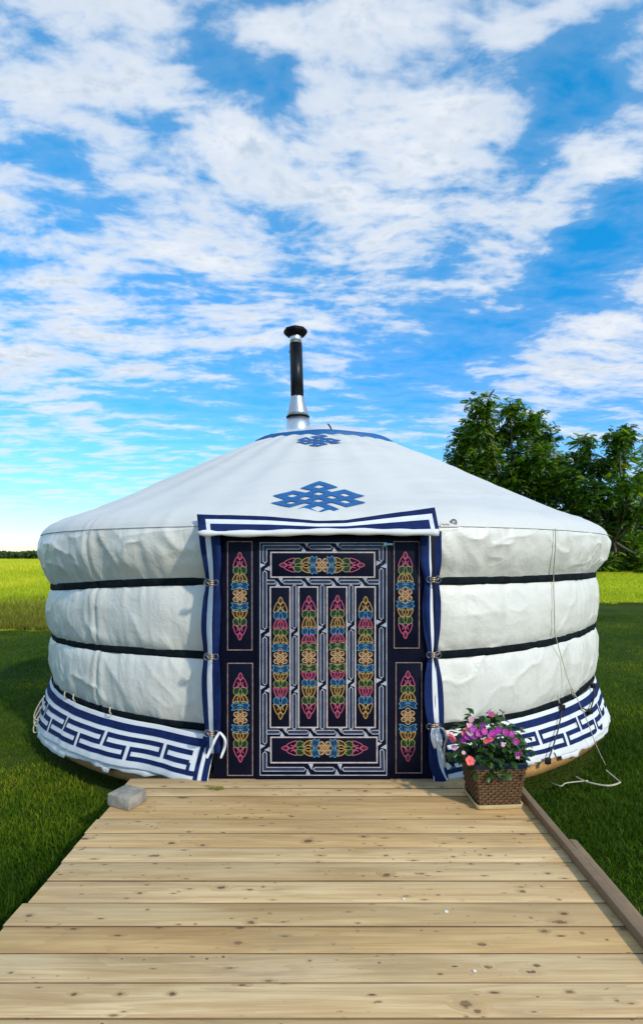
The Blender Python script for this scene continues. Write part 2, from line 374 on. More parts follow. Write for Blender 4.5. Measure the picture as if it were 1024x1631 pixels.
def fast_mesh(name, V, Fc, mats, tone=None, parent=None):   # V (n,3), Fc (m,k)
    me = bpy.data.meshes.new(name); n, k = Fc.shape
    base = np.array(root_loc(parent)) if parent is not None else np.zeros(3)
    me.vertices.add(len(V)); me.vertices.foreach_set('co', (V - base).astype(np.float32).ravel())
    me.loops.add(n * k); me.loops.foreach_set('vertex_index', Fc.astype(np.int32).ravel())
    me.polygons.add(n); me.polygons.foreach_set('loop_start', np.arange(0, n * k, k, dtype=np.int32))
    if tone is not None:
        a = me.attributes.new('tone', 'FLOAT', 'POINT'); a.data.foreach_set('value', np.asarray(tone, np.float32))
    me.update(calc_edges=True)
    for m_ in (mats if isinstance(mats, (list, tuple)) else [mats]): me.materials.append(m_)
    o = bpy.data.objects.new(name, me); COL.objects.link(o)
    if parent is not None: o.parent = parent
    return o
# value noise in numpy
_perm = rng.random((256, 256))
def vnoise(x, y):
    x = np.asarray(x, float); y = np.asarray(y, float); x, y = np.broadcast_arrays(x, y)
    xi = np.floor(x).astype(int); yi = np.floor(y).astype(int); fx = x - xi; fy = y - yi
    fx = fx * fx * fx * (fx * (fx * 6 - 15) + 10); fy = fy * fy * fy * (fy * (fy * 6 - 15) + 10)
    g = lambda a, b: _perm[a % 256, b % 256]
    return (g(xi, yi) * (1 - fx) + g(xi + 1, yi) * fx) * (1 - fy) + (g(xi, yi + 1) * (1 - fx) + g(xi + 1, yi + 1) * fx) * fy - .5
def fbm(x, y, o=4):
    t = 0; a = 1.
    for i in range(o): t = t + a * vnoise(x * 2 ** i + 17.3 * i, y * 2 ** i + 5.1 * i); a *= .5
    return t
def sstep(a, b, x):
    t = np.clip((np.asarray(x, float) - a) / (b - a), 0, 1); return t * t * (3 - 2 * t)
def spline(pts, n=8, closed=False):
    pts = [np.array(q, float) for q in pts]; N_ = len(pts); out = []
    rng_ = range(N_) if closed else range(N_ - 1)
    for i in rng_:
        if closed: p0, p1, p2, p3 = pts[(i - 1) % N_], pts[i], pts[(i + 1) % N_], pts[(i + 2) % N_]
        else: p0, p1, p2, p3 = pts[max(i - 1, 0)], pts[i], pts[i + 1], pts[min(i + 2, N_ - 1)]
        for k in range(n):
            t = k / n; out.append(.5 * ((2 * p1) + (p2 - p0) * t + (2 * p0 - 5 * p1 + 4 * p2 - p3) * t * t + (3 * p1 - p0 - 3 * p2 + p3) * t ** 3))
    if not closed: out.append(pts[-1])
    return out
def ribbon2d(pts, w, closed=False):                 # mitred flat strip -> (verts2d, faces)
    pts = [np.array(q, float) for q in pts]; N_ = len(pts); L = []; R_ = []
    for i in range(N_):
        if closed: a, b = pts[i] - pts[i - 1], pts[(i + 1) % N_] - pts[i]
        else: a = pts[i] - pts[i - 1] if i else pts[1] - pts[0]; b = pts[i + 1] - pts[i] if i < N_ - 1 else a
        a = a / (np.linalg.norm(a) + 1e-9); b = b / (np.linalg.norm(b) + 1e-9)
        na = np.array((-a[1], a[0])); nb = np.array((-b[1], b[0])); m_ = na + nb; l = np.linalg.norm(m_)
        m_ = na if l < .2 else m_ / l
        k = min(1 / max(m_.dot(na), .35), 2.)
        L.append(pts[i] + m_ * w / 2 * k); R_.append(pts[i] - m_ * w / 2 * k)
    vs_ = L + R_
    fs = [(i, (i + 1) % N_, N_ + (i + 1) % N_, N_ + i) for i in range(N_ if closed else N_ - 1)]
    return vs_, fs

# ================================================================== GROUND
GZ = -.31
def gz(x, y):
    y = np.asarray(y, float)
    return GZ + np.interp(y, [-1e5, 11, 15, 19, 25, 33, 42, 60, 100, 400, 1e5], [0, 0, .06, .22, .62, 1.22, 1.44, 1.54, 1.60, 1.64, 1.64])
def graded(lo, hi, step, g):
    a = [0.]; s_ = step
    while a[-1] < hi: a.append(a[-1] + s_); s_ *= g
    b = [0.]; s_ = step
    while b[-1] > lo: b.append(b[-1] - s_); s_ *= g
    return np.array(sorted(set(a + b)))
gx = graded(-6000, 6000, .6, 1.09); gy = np.concatenate([np.array([-400, -100, -30, -12, -5]), np.arange(-2, 60, .6), 60 * 1.09 ** np.arange(0, 54)])
A = np.zeros((len(gy), len(gx), 3)); A[..., 0] = gx[None]; A[..., 1] = gy[:, None]; A[..., 2] = gz(A[..., 0], A[..., 1]) + .015 * fbm(A[..., 0] * .7, A[..., 1] * .7)
g_ = MB().grid(A).build('ground', M['ground']); tag(g_, 'dark lawn running out to a yellow green field', None, kind='structure')

CX, CY = -.045, 6.60
def edge_y(x): return 13 + 6 * sstep(-6, 10, x) + .9 * fbm(np.asarray(x, float) * 1.3, np.asarray(x, float) * 0 + 4, 3)
def blades(n, sampler, h0, h1, w, lean, tonef, name, m_, label):
    x, y = sampler(n); n = len(x)
    z = gz(x, y); h = h0 + (h1 - h0) * rng.random(n) ** 1.3; h = h * (1 + .7 * fbm(x * 1.5, y * 1.5, 2))
    az = rng.random(n) * 2 * np.pi; la = rng.random(n) * 2 * np.pi; ll = lean * (.2 + rng.random(n)) * h
    ww = w * (.6 + .8 * rng.random(n)) * (1 + y * .03)
    dx, dy = np.cos(az) * ww / 2, np.sin(az) * ww / 2; lx, ly = np.cos(la) * ll, np.sin(la) * ll
    V = np.zeros((n, 5, 3))
    V[:, 0] = np.stack([x - dx, y - dy, z - .01], 1); V[:, 1] = np.stack([x + dx, y + dy, z - .01], 1)
    V[:, 2] = np.stack([x - dx * .8 + lx * .35, y - dy * .8 + ly * .35, z + h * .6], 1); V[:, 3] = np.stack([x + dx * .8 + lx * .35, y + dy * .8 + ly * .35, z + h * .6], 1)
    V[:, 4] = np.stack([x + lx, y + ly, z + h], 1)
    b = np.arange(n)[:, None] * 5
    Fc = np.concatenate([b + np.array([[0, 1, 3]]), b + np.array([[0, 3, 2]]), b + np.array([[2, 3, 4]])])
    t = np.clip(tonef(x, y, rng.random(n)), 0, 1)
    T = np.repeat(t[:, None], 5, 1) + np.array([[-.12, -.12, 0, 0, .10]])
    o = fast_mesh(name, V.reshape(-1, 3), Fc, m_, np.clip(T, 0, 1).ravel())
    return tag(o, label, 'grass', kind='stuff')
def lawn_s(n):
    y = 1.2 * (16 / 1.2) ** rng.random(n)                    # denser near the camera
    x = (rng.random(n) * 2 - 1) * (.9 * y + 1.3)
    r = np.hypot(x - CX, y - CY)
    k = (r > 3.05) & ~((x > -1.24) & (x < 1.30) & (y < 3.5)) & (y < edge_y(x) + .2) & (np.abs(x) > .30 * y)
    return x[k], y[k]
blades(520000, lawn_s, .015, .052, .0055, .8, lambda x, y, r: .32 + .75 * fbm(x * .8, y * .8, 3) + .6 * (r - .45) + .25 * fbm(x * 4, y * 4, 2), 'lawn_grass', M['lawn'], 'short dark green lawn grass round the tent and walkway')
def mead_s(n):
    y = 13 * (75 / 13) ** (rng.random(n) ** 1.2); x = -y * (.30 + .55 * rng.random(n)); k = y > edge_y(x) - .1; return x[k], y[k]
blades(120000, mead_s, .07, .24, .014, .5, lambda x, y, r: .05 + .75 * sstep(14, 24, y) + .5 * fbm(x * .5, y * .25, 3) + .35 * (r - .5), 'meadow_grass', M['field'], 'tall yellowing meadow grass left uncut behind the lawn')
def fld_s(n):
    y = 17 * (48 / 17) ** rng.random(n); x = y * (.36 + .95 * rng.random(n) ** 1.5); k = y > edge_y(x) + .05; return x[k], y[k]
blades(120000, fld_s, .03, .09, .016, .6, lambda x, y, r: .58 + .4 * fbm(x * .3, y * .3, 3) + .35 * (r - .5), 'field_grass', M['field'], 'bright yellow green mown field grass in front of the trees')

# ================================================================== PLATFORM
plat = thing('wooden_platform', 'round timber platform that carries the white tent', 'platform', (CX, CY, GZ))
RP = 3.075
def disc_outline(R_, ymin):
    x0 = math.sqrt(R_ ** 2 - (CY - ymin) ** 2); a0 = math.atan2(x0, CY - ymin)
    return [(CX + R_ * math.sin(a), CY - R_ * math.cos(a)) for a in np.linspace(a0, 2 * math.pi - a0, 120)]
YT = 3.545
ol = disc_outline(RP, YT)
mb = MB(); n = len(ol)
mb.add([(x, y, -.032) for x, y in ol] + [(x, y, -.07) for x, y in ol], [tuple(range(n)), tuple(range(2 * n - 1, n - 1, -1))] + [(i, n + i, n + (i + 1) % n, (i + 1) % n) for i in range(n)])
mb.build('floor_panel', M['ply'], plat, smooth=False)
ol2 = disc_outline(RP - .03, YT + .05); mb = MB()
A = np.array([[(x, y, z) for x, y in ol2] for z in (-.073, -.15)]); mb.grid(A); mb.build('rim_board', M['ply'], plat, solid=.02)
for y in (4.4, 5.5, 6.6, 7.7, 8.8):
    hw = math.sqrt(RP ** 2 - (CY - y) ** 2) - .55
    MB().box((CX, y, -.19), (2 * hw, .09, .22)).build('joist', M['oldwood'], plat, smooth=False)
for a in np.arange(12) * math.pi / 6 + .26:
    MB().box((CX + 2.1 * math.sin(a), CY - 2.1 * math.cos(a), GZ - .02), (.3, .2, .46), a).build('support_block', M['concrete'], plat, smooth=False)
def board(name, x0, x1, y0, y1, z, th, m_, parent, bev=.006, cup=.0):
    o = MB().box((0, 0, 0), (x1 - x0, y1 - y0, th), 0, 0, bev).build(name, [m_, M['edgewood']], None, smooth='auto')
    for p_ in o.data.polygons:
        if abs(p_.normal.z) < .3: p_.material_index = 1  # upright faces get the wood colour with gap shade painted in
    o.parent = parent; b = root_loc(parent); o.location = ((x0 + x1) / 2 - b[0], (y0 + y1) / 2 - b[1], z - th / 2 - b[2]); return o
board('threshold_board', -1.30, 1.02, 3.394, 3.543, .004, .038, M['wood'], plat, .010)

# ================================================================== BOARDWALK
walk = thing('boardwalk', 'pale softwood plank walkway leading up to the painted door', 'walkway', (0, 1.5, GZ))
ys = [3.39, 3.283, 2.998, 2.842, 2.698, 2.564, 2.419, 2.265, 2.121, 1.976, 1.838, 1.695]
while ys[-1] > -1.6: ys.append(ys[-1] - .1435)
for i in range(len(ys) - 1):
    jl = random.uniform(-.012, .012) + (.02 if i in (6,) else 0); gap = .0028
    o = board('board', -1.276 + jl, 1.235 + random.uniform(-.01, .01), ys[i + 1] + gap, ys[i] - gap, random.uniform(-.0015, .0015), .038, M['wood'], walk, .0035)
    o.rotation_euler.z = random.uniform(-.0007, .0007)
for x in (-1.20, -.4, .4, 1.15):
    MB().box((x, .87, (-.04 + GZ) / 2 - .02), (.04, 4.9, abs(GZ) - .04 + .0)).build('joist', M['oldwood'], walk, smooth=False)
o = MB().box((0, 0, 0), (.038, 4.7, .042), 0, 0, .004).build('side_rail', M['oldwood'], None, smooth='auto'); o.parent = walk
o.location = (1.187, .99 - 1.5, .021 + .002 - GZ)
# loose plank leaning outside the rail
mb = MB().box((0, 0, 0), (.04, .75, .10), 0, 0, .004)
pl = mb.build('timber_plank', M['oldwood'], None, smooth='auto'); pl.location = (1.262, 2.42, -.058); pl.rotation_euler = (.0, .10, -.012)
tag(pl, 'short grey brown plank on edge against the outside of the walkway rail', 'plank')

# ================================================================== YURT
yurt = thing('yurt', 'white canvas yurt with blue trim, painted door and black stovepipe', 'yurt', (CX, CY, 0))
def wz(phi, z):                                      # the bands sag on the left flank
    phi = np.asarray(phi, float); lf = sstep(.25, 1.15, -phi)
    rf = sstep(.25, 1.15, phi)
    wl = np.interp(z, [-.2, .1, .27, .78, 1.29, 1.5, 1.7], [0, 0, .015, -.062, -.12, -.06, 0]); wr = np.interp(z, [-.2, .1, .27, .78, 1.29, 1.5, 1.7], [0, 0, .03, .04, .01, 0, 0])
    return z + lf * wl + rf * wr
def pos(phi, R_, z):
    phi, R_, z = np.broadcast_arrays(phi, R_, z)
    return np.stack([CX + R_ * np.sin(phi), CY - R_ * np.cos(phi), z], -1)
Z1, Z2, Z3 = 1.292, .78, .275                        # straps
wall_z = np.array([-.03, .10, .20, .25, .275, .30, .34, .42, .53, .64, .72, .755, .78, .805, .84, .92, 1.03, 1.15, 1.232, 1.267, 1.292, 1.317, 1.352, 1.41, 1.49, 1.57, 1.64, 1.69, 1.73])
wall_r = np.array([2.98, 2.97, 2.958, 2.948, 2.942, 2.952, 2.968, 2.985, 2.993, 2.988, 2.972, 2.958, 2.948, 2.960, 2.978, 2.998, 3.008, 3.000, 2.982, 2.966, 2.957, 2.968, 2.990, 3.026, 3.058, 3.072, 3.066, 3.045, 3.01])
def cub(x, xs, yv):                                   # smooth (monotone-ish hermite) interpolation
    x = np.asarray(x, float); d = np.gradient(yv, xs); i = np.clip(np.searchsorted(xs, x) - 1, 0, len(xs) - 2)
    h = xs[i + 1] - xs[i]; t = np.clip((x - xs[i]) / h, 0, 1)
    return (2 * t ** 3 - 3 * t ** 2 + 1) * yv[i] + (t ** 3 - 2 * t ** 2 + t) * h * d[i] + (-2 * t ** 3 + 3 * t ** 2) * yv[i + 1] + (t ** 3 - t ** 2) * h * d[i + 1]
def ridge(x, y): return 1 - 2 * np.abs(vnoise(x, y)) * 2
def wrinkle(phi, z):
    s = phi * 3.0
    d = .026 * fbm(s / .55 + 40, z / .5 + 7, 3)
    for k, zs in enumerate((Z1, Z2, Z3)):
        dist = np.abs(z - zs)
        e = np.exp(-dist / .15) * (1 - np.exp(-(dist / .03) ** 2))
        d = d + e * .034 * (fbm(s / .13 + 11 * k + z, z / .6 + k, 3)) + e * .012 * fbm(s / .05 + 5 * k, z / .4, 2)
    a = s * .8 + z * .9; b = -s * .5 + z * .9
    msk = sstep(-.05, .35, fbm(s / .8 + 3, z / .5, 2)); wpn = .5 * fbm(s * 2.2, z * 2.2, 3)
    cr = lambda t: np.exp(-np.abs(t) * 10.)
    d = d + .020 * msk * cr(vnoise(a / .34 + wpn * 1.6, b / 1.1)) + .016 * (1 - msk) * cr(vnoise(b / .38 + wpn * 2., a / 1.3 + 9))
    d = d + .008 * cr(vnoise(a / .16 + wpn, b / .35 + 20)) * sstep(.0, .25, fbm(s / .5 + 33, z / .4 + 5, 2))
    top = sstep(1.32, 1.45, z) * (1 - .6 * sstep(1.60, 1.69, z))
    d = d + top * (.034 * fbm(s / .24 + 70 + .5 * z, z / .30, 3) + .020 * cr(vnoise(s / .22 + 2 * z + wpn, z / .35 + 5)) + .014 * cr(vnoise(s / .35 - 2.5 * z + wpn, z / .22 + 15)))
    # seams where canvas panels are stitched
    for ps in (-.62, .82, 1.9, -1.9, 2.8):
        q = (phi - ps) * 3.0
        d = d - .012 * np.exp(-(q / .012) ** 2) + .012 * np.exp(-((np.abs(q) - .05) / .03) ** 2) * (1 + fbm(z / .12, ps + z * 0, 2))
    return d
def wallR(phi, z): return cub(z, wall_z, wall_r) + .8 * wrinkle(phi, z)
PG = .262                                            # half opening of the doorway
def wall_sheet(z0, z1, nz, nphi, pg):
    ph = np.linspace(pg, 2 * math.pi - pg, nphi); ph = np.where(ph > math.pi, ph - 2 * math.pi, ph)
    zs = np.linspace(z0, z1, nz)
    PH, ZZ = np.meshgrid(ph, zs)
    return pos(PH, wallR(PH, ZZ), wz(PH, ZZ))
MB().grid(wall_sheet(-.03, Z1, 130, 900, PG)).build('wall_cover', M['canvas'], yurt)
MB().grid(wall_sheet(Z1 - .012, 1.680, 64, 900, PG - .02)).build('eave_valance', M['canvas'], yurt)
# roof
roof_r = np.array([3.066, 3.047, 3.008, 2.93, 2.80, 2.3, 1.84, 1.3, .95, .78]); roof_zv = np.array([1.64, 1.69, 1.742, 1.795, 1.852, 2.085, 2.32, 2.59, 2.752, 2.81])
def roofz(phi, R_):
    z = cub(-np.asarray(R_, float), -roof_r, roof_zv)
    lf = sstep(.2, 1.3, -np.asarray(phi, float)) * sstep(3.1, 2.3, R_) * sstep(.8, 1.6, R_)
    rip = .016 * fbm(phi * 2.5, R_ * 3.5, 3) + .009 * np.maximum(ridge(R_ * 2.4 + .6 * phi, phi * 2.), .5) + .006 * np.cos(phi * 34)
    return z - .01 * lf + rip * sstep(3.04, 2.9, R_)
ph = np.linspace(-math.pi, math.pi, 640, endpoint=False); rr = np.concatenate([np.linspace(.78, 2.8, 110), np.linspace(2.82, 3.055, 26)])
PH, RR = np.meshgrid(ph, rr)
RW = RR + sstep(2.80, 3.02, RR) * (.8 * wrinkle(PH, np.full_like(PH, 1.67)) + .003)
MB().grid(pos(PH, RW, roofz(PH, RR)), closed=True).build('roof_cover', M['roof'], yurt)
# stitched hem at the eave
ph = np.linspace(PG, 2 * math.pi - PG, 300); ph = np.where(ph > math.pi, ph - 2 * math.pi, ph)
q = pos(ph, wallR(ph, np.full_like(ph, 1.672)) + .007, np.full_like(ph, 1.672)); MB().tube(q, .0022, 5).build('eave_seam', M['seam'], yurt)
# straps: one web per level
for zs, wd, sag in ((Z1, .056, 0), (Z2, .056, 0), (Z3, .052, 0)):
    ph = np.linspace(PG + .015, 2 * math.pi - PG - .015, 700); ph = np.where(ph > math.pi, ph - 2 * math.pi, ph)
    rows = []
    for h in (-.5, -.25, 0, .25, .5):
        z = zs + h * wd + .006 * fbm(ph * 3, ph * 0 + zs * 10, 3)
        rows.append(pos(ph, np.maximum(wallR(ph, np.full_like(ph, zs)), cub(np.full_like(ph, zs), wall_z, wall_r) - .004) + .015 + .003 * np.cos(h * 3), wz(ph, z)))
    MB().grid(np.array(rows)).build('strap', M['strap'], yurt, solid=.003)
# skirt
sk_z = np.array([-.03, .02, .08, .15, .21, .262]); sk_r = np.array([3.095, 3.085, 3.06, 3.02, 2.985, 2.962])
def skirtR(phi, z):
    phi = np.asarray(phi, float); fl = np.interp(z, [-.05, .25], [1, .3])
    s = phi * 3.05
    return cub(z, sk_z, sk_r) + fl * (.020 * fbm(s / .5 + 90, z / .5 + 3, 3) + .010 * fbm(s / .16 + 9, z / .6, 2)) + .085 * sstep(.42, .25, np.abs(phi)) * np.interp(z, [0, .26], [1, .8]) + .012
def skz(phi, z, low=.0):                              # lower hem waves and drops away from the door
    phi = np.asarray(phi, float)
    k = np.interp(z, [-.02, .23], [1, 0]) ** 1.4
    return wz(phi, z) + k * (np.interp(np.abs(phi), [.25, .55, .77, 1.05, 3.2], [0, -.03, -.06, -.135, -.15]) + .016 * fbm(phi * 6, phi * 0 + 2., 3) + low)
SKL, SKR = -.232, .232
ph = np.linspace(SKR, 2 * math.pi + SKL, 800); ph = np.where(ph > math.pi, ph - 2 * math.pi, ph)
PH, ZZ = np.meshgrid(ph, np.linspace(-.014, .258, 34))
sk = MB().grid(pos(PH, skirtR(PH, ZZ), skz(PH, ZZ))).build('skirt', M['skirt'], yurt, solid=.003)
def on_skirt(pts2, lift):                             # (arc phi, z) -> points
    a = np.array(pts2, float); return pos(a[:, 0], skirtR(a[:, 0], a[:, 1]) + lift, skz(a[:, 0], a[:, 1]))
def dense(pl, st=.02):
    out = []
    for i in range(len(pl) - 1):
        a, b = np.array(pl[i], float), np.array(pl[i + 1], float); n_ = max(1, int(np.linalg.norm(b - a) / st))
        out += [a + (b - a) * k / n_ for k in range(n_)]
    return out + [np.array(pl[-1], float)]
SR = 3.05
def skirt_band(pts_sz, w, lift, mbx):                 # pts in (s metres, z)
    vs_, fs = ribbon2d(pts_sz, w); v = np.array(vs_); v[:, 0] /= SR
    mbx.add(on_skirt(v, lift), fs)
mbb = MB()
for sg in (-1, 1):
    pe = SKL if sg < 0 else SKR
    s0 = pe * SR
    skirt_band(dense([(s0 + sg * .02, .208), (sg * 5.2, .208)]), .044, .004, mbb)
    x0 = s0 + sg * .155; L = .60
    zT, zM, zB = .148, .096, .044
    path = [(x0, zB)]
    for u in range(8):
        o_ = x0 + sg * u * L
        if u == 0: path = [(o_ , zM), (o_, zB)]
        path += [(o_ + sg * .90 * L, zB), (o_ + sg * .90 * L, zM), (o_ + sg * .46 * L, zM), (o_ + sg * .46 * L, zT), (o_ + sg * 1.36 * L, zT), (o_ + sg * 1.36 * L, zM), (o_ + sg * 1.0 * L, zM), (o_ + sg * 1.0 * L, zB)]
    # drop the overlap-free pieces one bar at a time so that the mitres stay clean
    skirt_band(dense(path, .03), .026, .004, mbb)
    first = [(x0 - sg * .04, zB), (x0 - sg * .04, zB)]
    skirt_band(dense([(x0 + sg * .38 * L, zT), (x0 - sg * .01, zT), (x0 - sg * .01, zM), (x0 + sg * .38 * L, zM)][0:2], .03), .026, .0045, mbb)
    skirt_band(dense([(x0 + sg * .365 * L, zT + .013), (x0 + sg * .365 * L, zM - .013)], .03), .026, .0049, mbb)
    skirt_band(dense([(x0 + sg * .36 * L, zM), (x0 + sg * .0 * L, zM)], .03), .026, .0053, mbb)
    skirt_band(dense([(x0, zB), (x0 - sg * .07, zB)], .03), .026, .0057, mbb)
    for off, w in ((.022, .040), (.085, .030)):
        skirt_band(dense([(s0 + sg * off, .245), (s0 + sg * off, -.010)], .03), w, .006, mbb)
mbb.build('skirt_pattern', M['blue'], sk)
# inner liner that hangs out raggedly under the skirt
ph = np.linspace(.30, 2 * math.pi - .30, 900); ph = np.where(ph > math.pi, ph - 2 * math.pi, ph)
rag = np.round(fbm(ph * 5, ph * 0 + 8, 2) * 5) / 5
lowz = -.035 + .17 * np.clip(rag, -.5, .2) + .02 * fbm(ph * 30, ph * 0, 2)
lowz = np.maximum(lowz - .06 * sstep(.5, .9, np.abs(ph)), -.030 - .09 * sstep(.33, .5, np.abs(ph)) - .03 * sstep(.6, .9, np.abs(ph)))
rows = [pos(ph, 3.03 + .075 * t + .015 * fbm(ph * 25, ph * 0 + t, 2), .10 * (1 - t) + (lowz) * t) for t in np.linspace(0, 1, 8)]
MB().grid(np.array(rows)).build('inner_liner', M['skirt'], yurt, solid=.002)

# ---- crown cover, stovepipe
dome = [(.875, 2.79), (.865, 2.815), (.72, 2.89), (.52, 2.97), (.29, 3.02), (.02, 3.04)]
phd = np.linspace(0, 2 * math.pi, 96, endpoint=False)
A = np.array([pos(phd, r * (1 + .004 * np.cos(phd * 8)), z + .003 * np.cos(phd * 8)) for r, z in [(np.interp(t, np.linspace(0, 1, 6), [d[0] for d in dome]), np.interp(t, np.linspace(0, 1, 6), [d[1] for d in dome])) for t in np.linspace(0, 1, 24)]])
cr = MB().grid(A, closed=True).build('crown_cover', M['crown'], yurt)
A = np.array([pos(phd, r * (1 + .004 * np.cos(phd * 8)), z + .003 * np.cos(phd * 8)) for r, z in ((.890, 2.765), (.883, 2.81), (.860, 2.831))])
MB().grid(A, closed=True).build('blue_edging', M['brightblue'], cr)
for a in (.1, 1.35, -1.15, 2.5, -2.5):
    MB().tube([pos(a, np.interp(t, np.linspace(0, 1, 6), [d[0] for d in dome]), np.interp(t, np.linspace(0, 1, 6), [d[1] for d in dome]) + .006) for t in np.linspace(.02, .9, 14)], .007, 6).build('seam_rib', M['strap'], cr)
base = Vector(P(475, 684, 6.12)); topp = Vector(P(470.5, 524, 6.12))
ax = (topp - base).normalized(); T4 = Matrix.Translation(base) @ ax.to_track_quat('Z', 'Y').to_matrix().to_4x4()
k = 6.12 / F                                          # metres per photo pixel at the pipe
chim = MB().lathe([(10.2 * k, 40 * k), (10.0 * k, 136 * k)], 32, T4).build('chimney', M['black'], yurt)
MB().lathe([(9.6 * k, 134 * k), (9.6 * k, 154 * k)], 32, T4).build('pipe_collar', M['steel'], chim)
MB().lathe([(10 * k, 147 * k), (17 * k, 151 * k), (19 * k, 154 * k), (18.5 * k, 158 * k), (10 * k, 162 * k), (2 * k, 164.5 * k)], 8, T4).build('rain_cap', M['cap'], chim, smooth=False)
MB().lathe([(18.0 * k, 20 * k), (16 * k, 27 * k), (10.4 * k, 50 * k), (10.2 * k, 52 * k)], 32, T4).build('storm_collar', M['galv'], chim)
MB().lathe([(18.4 * k, 17.5 * k), (18.4 * k, 20 * k)], 32, T4).build('collar_band', M['strap'], chim)
MB().lathe([(20 * k, -22 * k), (19 * k, -2 * k), (17.6 * k, 18 * k)], 32, T4).build('flashing', M['steel'], chim)
MB().box(T4 @ Vector((0, -10.4 * k, 124 * k)), (.022, .006, .03), 0, 0, 0).build('maker_plate', M['patch'], chim, smooth=False)

# ---- knots on the roof
def knot(name, x0, R0, ux, us, clipR):
    st = .25; cells = {}
    rings = [(-.5, -.5), (.5, -.5), (-.5, .5), (.5, .5), (-1.5, -.5), (-.5, -1.5), (1.5, .5), (.5, 1.5), (-1.5, 1.5), (1.5, -1.5)]
    filled = set()
    for a in range(-10, 10):
        for b in range(-10, 10):
            ca, cb = (a + .5) * st, (b + .5) * st
            for i, j in rings:
                m_ = max(abs(ca - i), abs(cb - j))
                if .26 < m_ < .72 + .02: filled.add((a, b))
    hole = set()
    for a, b in list(filled):
        ca, cb = (a + .5) * st, (b + .5) * st
        for i, j in rings:
            if max(abs(ca - i), abs(cb - j)) < .26: filled.discard((a, b))
    mb = MB(); idx = {}
    def vid(a, b):
        if (a, b) not in idx:
            i, j = a * st, b * st; X = (i + j) * ux; S = (j - i) * us
            x = CX + x0 + X; y = CY - (R0 - S * .88); R_ = math.hypot(x - CX, y - CY); R_c = min(R_, clipR)
            idx[(a, b)] = len(mb.v); f = R_c / R_
            phi = math.atan2(x - CX, CY - y)
            mb.v.append((CX + (x - CX) * f, CY + (y - CY) * f, float(roofz(phi, R_c)) + .008))
        return idx[(a, b)]
    for a, b in filled:
        q = [vid(a, b), vid(a + 1, b), vid(a + 1, b + 1), vid(a, b + 1)]
        pts = [Vector(mb.v[t]) for t in q]
        ia, ib = (a + .5) * st, (b + .5) * st
        if math.hypot(x0 + (ia + ib) * ux, R0 - (ib - ia) * us * .88) > clipR: continue
        if min((pts[i] - pts[i - 2]).length for i in range(2)) < .004 * (ux / .1): continue
        mb.f.append(tuple(q)); mb.m.append(0)
    mb.build(name, M['brightblue'], yurt)
knot('knot_emblem', P(507, 804, 3.75)[0] - CX, 2.74, .096, .083, 3.022)
knot('knot_emblem', P(508, 703, 5.5)[0] - CX, 1.24, .064, .060, 3.0)

# ---- door
DD = 3.52
def D(px, py, lift=0.): x, y, z = P(px, py, DD); return (x, y - lift, z)
def prect(px0, py0, px1, py1, y0, y1, name, m_, parent, bev=.003):
    a = P(px0, py1, DD); b = P(px1, py0, DD)
    return MB().box(((a[0] + b[0]) / 2, (y0 + y1) / 2, (a[2] + b[2]) / 2), (b[0] - a[0], y1 - y0, b[2] - a[2]), 0, 0, bev).build(name, m_, parent, smooth='auto')
frame = prect(340, 838, 694, 1245, DD + .012, DD + .09, 'door_frame', M['door'], yurt)
door = prect(408, 857, 622, 1243, DD, DD + .011, 'door', M['door'], yurt)
def lines(name, polys, w, m_, parent, lift):
    mb = MB()
    for k_, (pl_, cl) in enumerate(polys):
        vs_, fs = ribbon2d(pl_, w, cl); mb.add([D(a, b, lift + .00015 * (k_ % 9)) for a, b in vs_], fs)
    return mb.build(name, m_, parent, smooth=False)
panels = [(431, 879, 597, 920), (430, 934, 463, 1159), (475, 934, 507, 1159), (520, 934, 553, 1159), (565, 934, 598, 1159), (431, 1173, 601, 1215)]
sides = [(362, 862, 402, 1036), (362, 1056, 403, 1236), (627, 862, 668, 1033), (630, 1055, 672, 1232)]
def rrect(x0, y0, x1, y1): return [(x0, y0), (x1, y0), (x1, y1), (x0, y1)]
def raised(name, r, parent, dep, m_):                # a field panel with a bevelled moulding
    x0, y0, x1, y1 = r; y_ = DD - dep
    return prect(x0, y0, x1, y1, y_, DD + .03, name, m_, parent, .003)
for i, r in enumerate(panels):
    p_ = raised('panel', r, door, .006, M['door'])
    lines('panel_border', [(rrect(r[0] + .8, r[1] + .8, r[2] - .8, r[3] - .8), True)], 2.1, M['frame'], door, .0065)
for i, r in enumerate(sides):
    p_ = raised('panel', r, frame, -.004, M['door'])
    lines('panel_border', [(rrect(r[0] + .6, r[1] + .6, r[2] - .6, r[3] - .6), True)], 1.5, M['thin'], frame, -.0035)
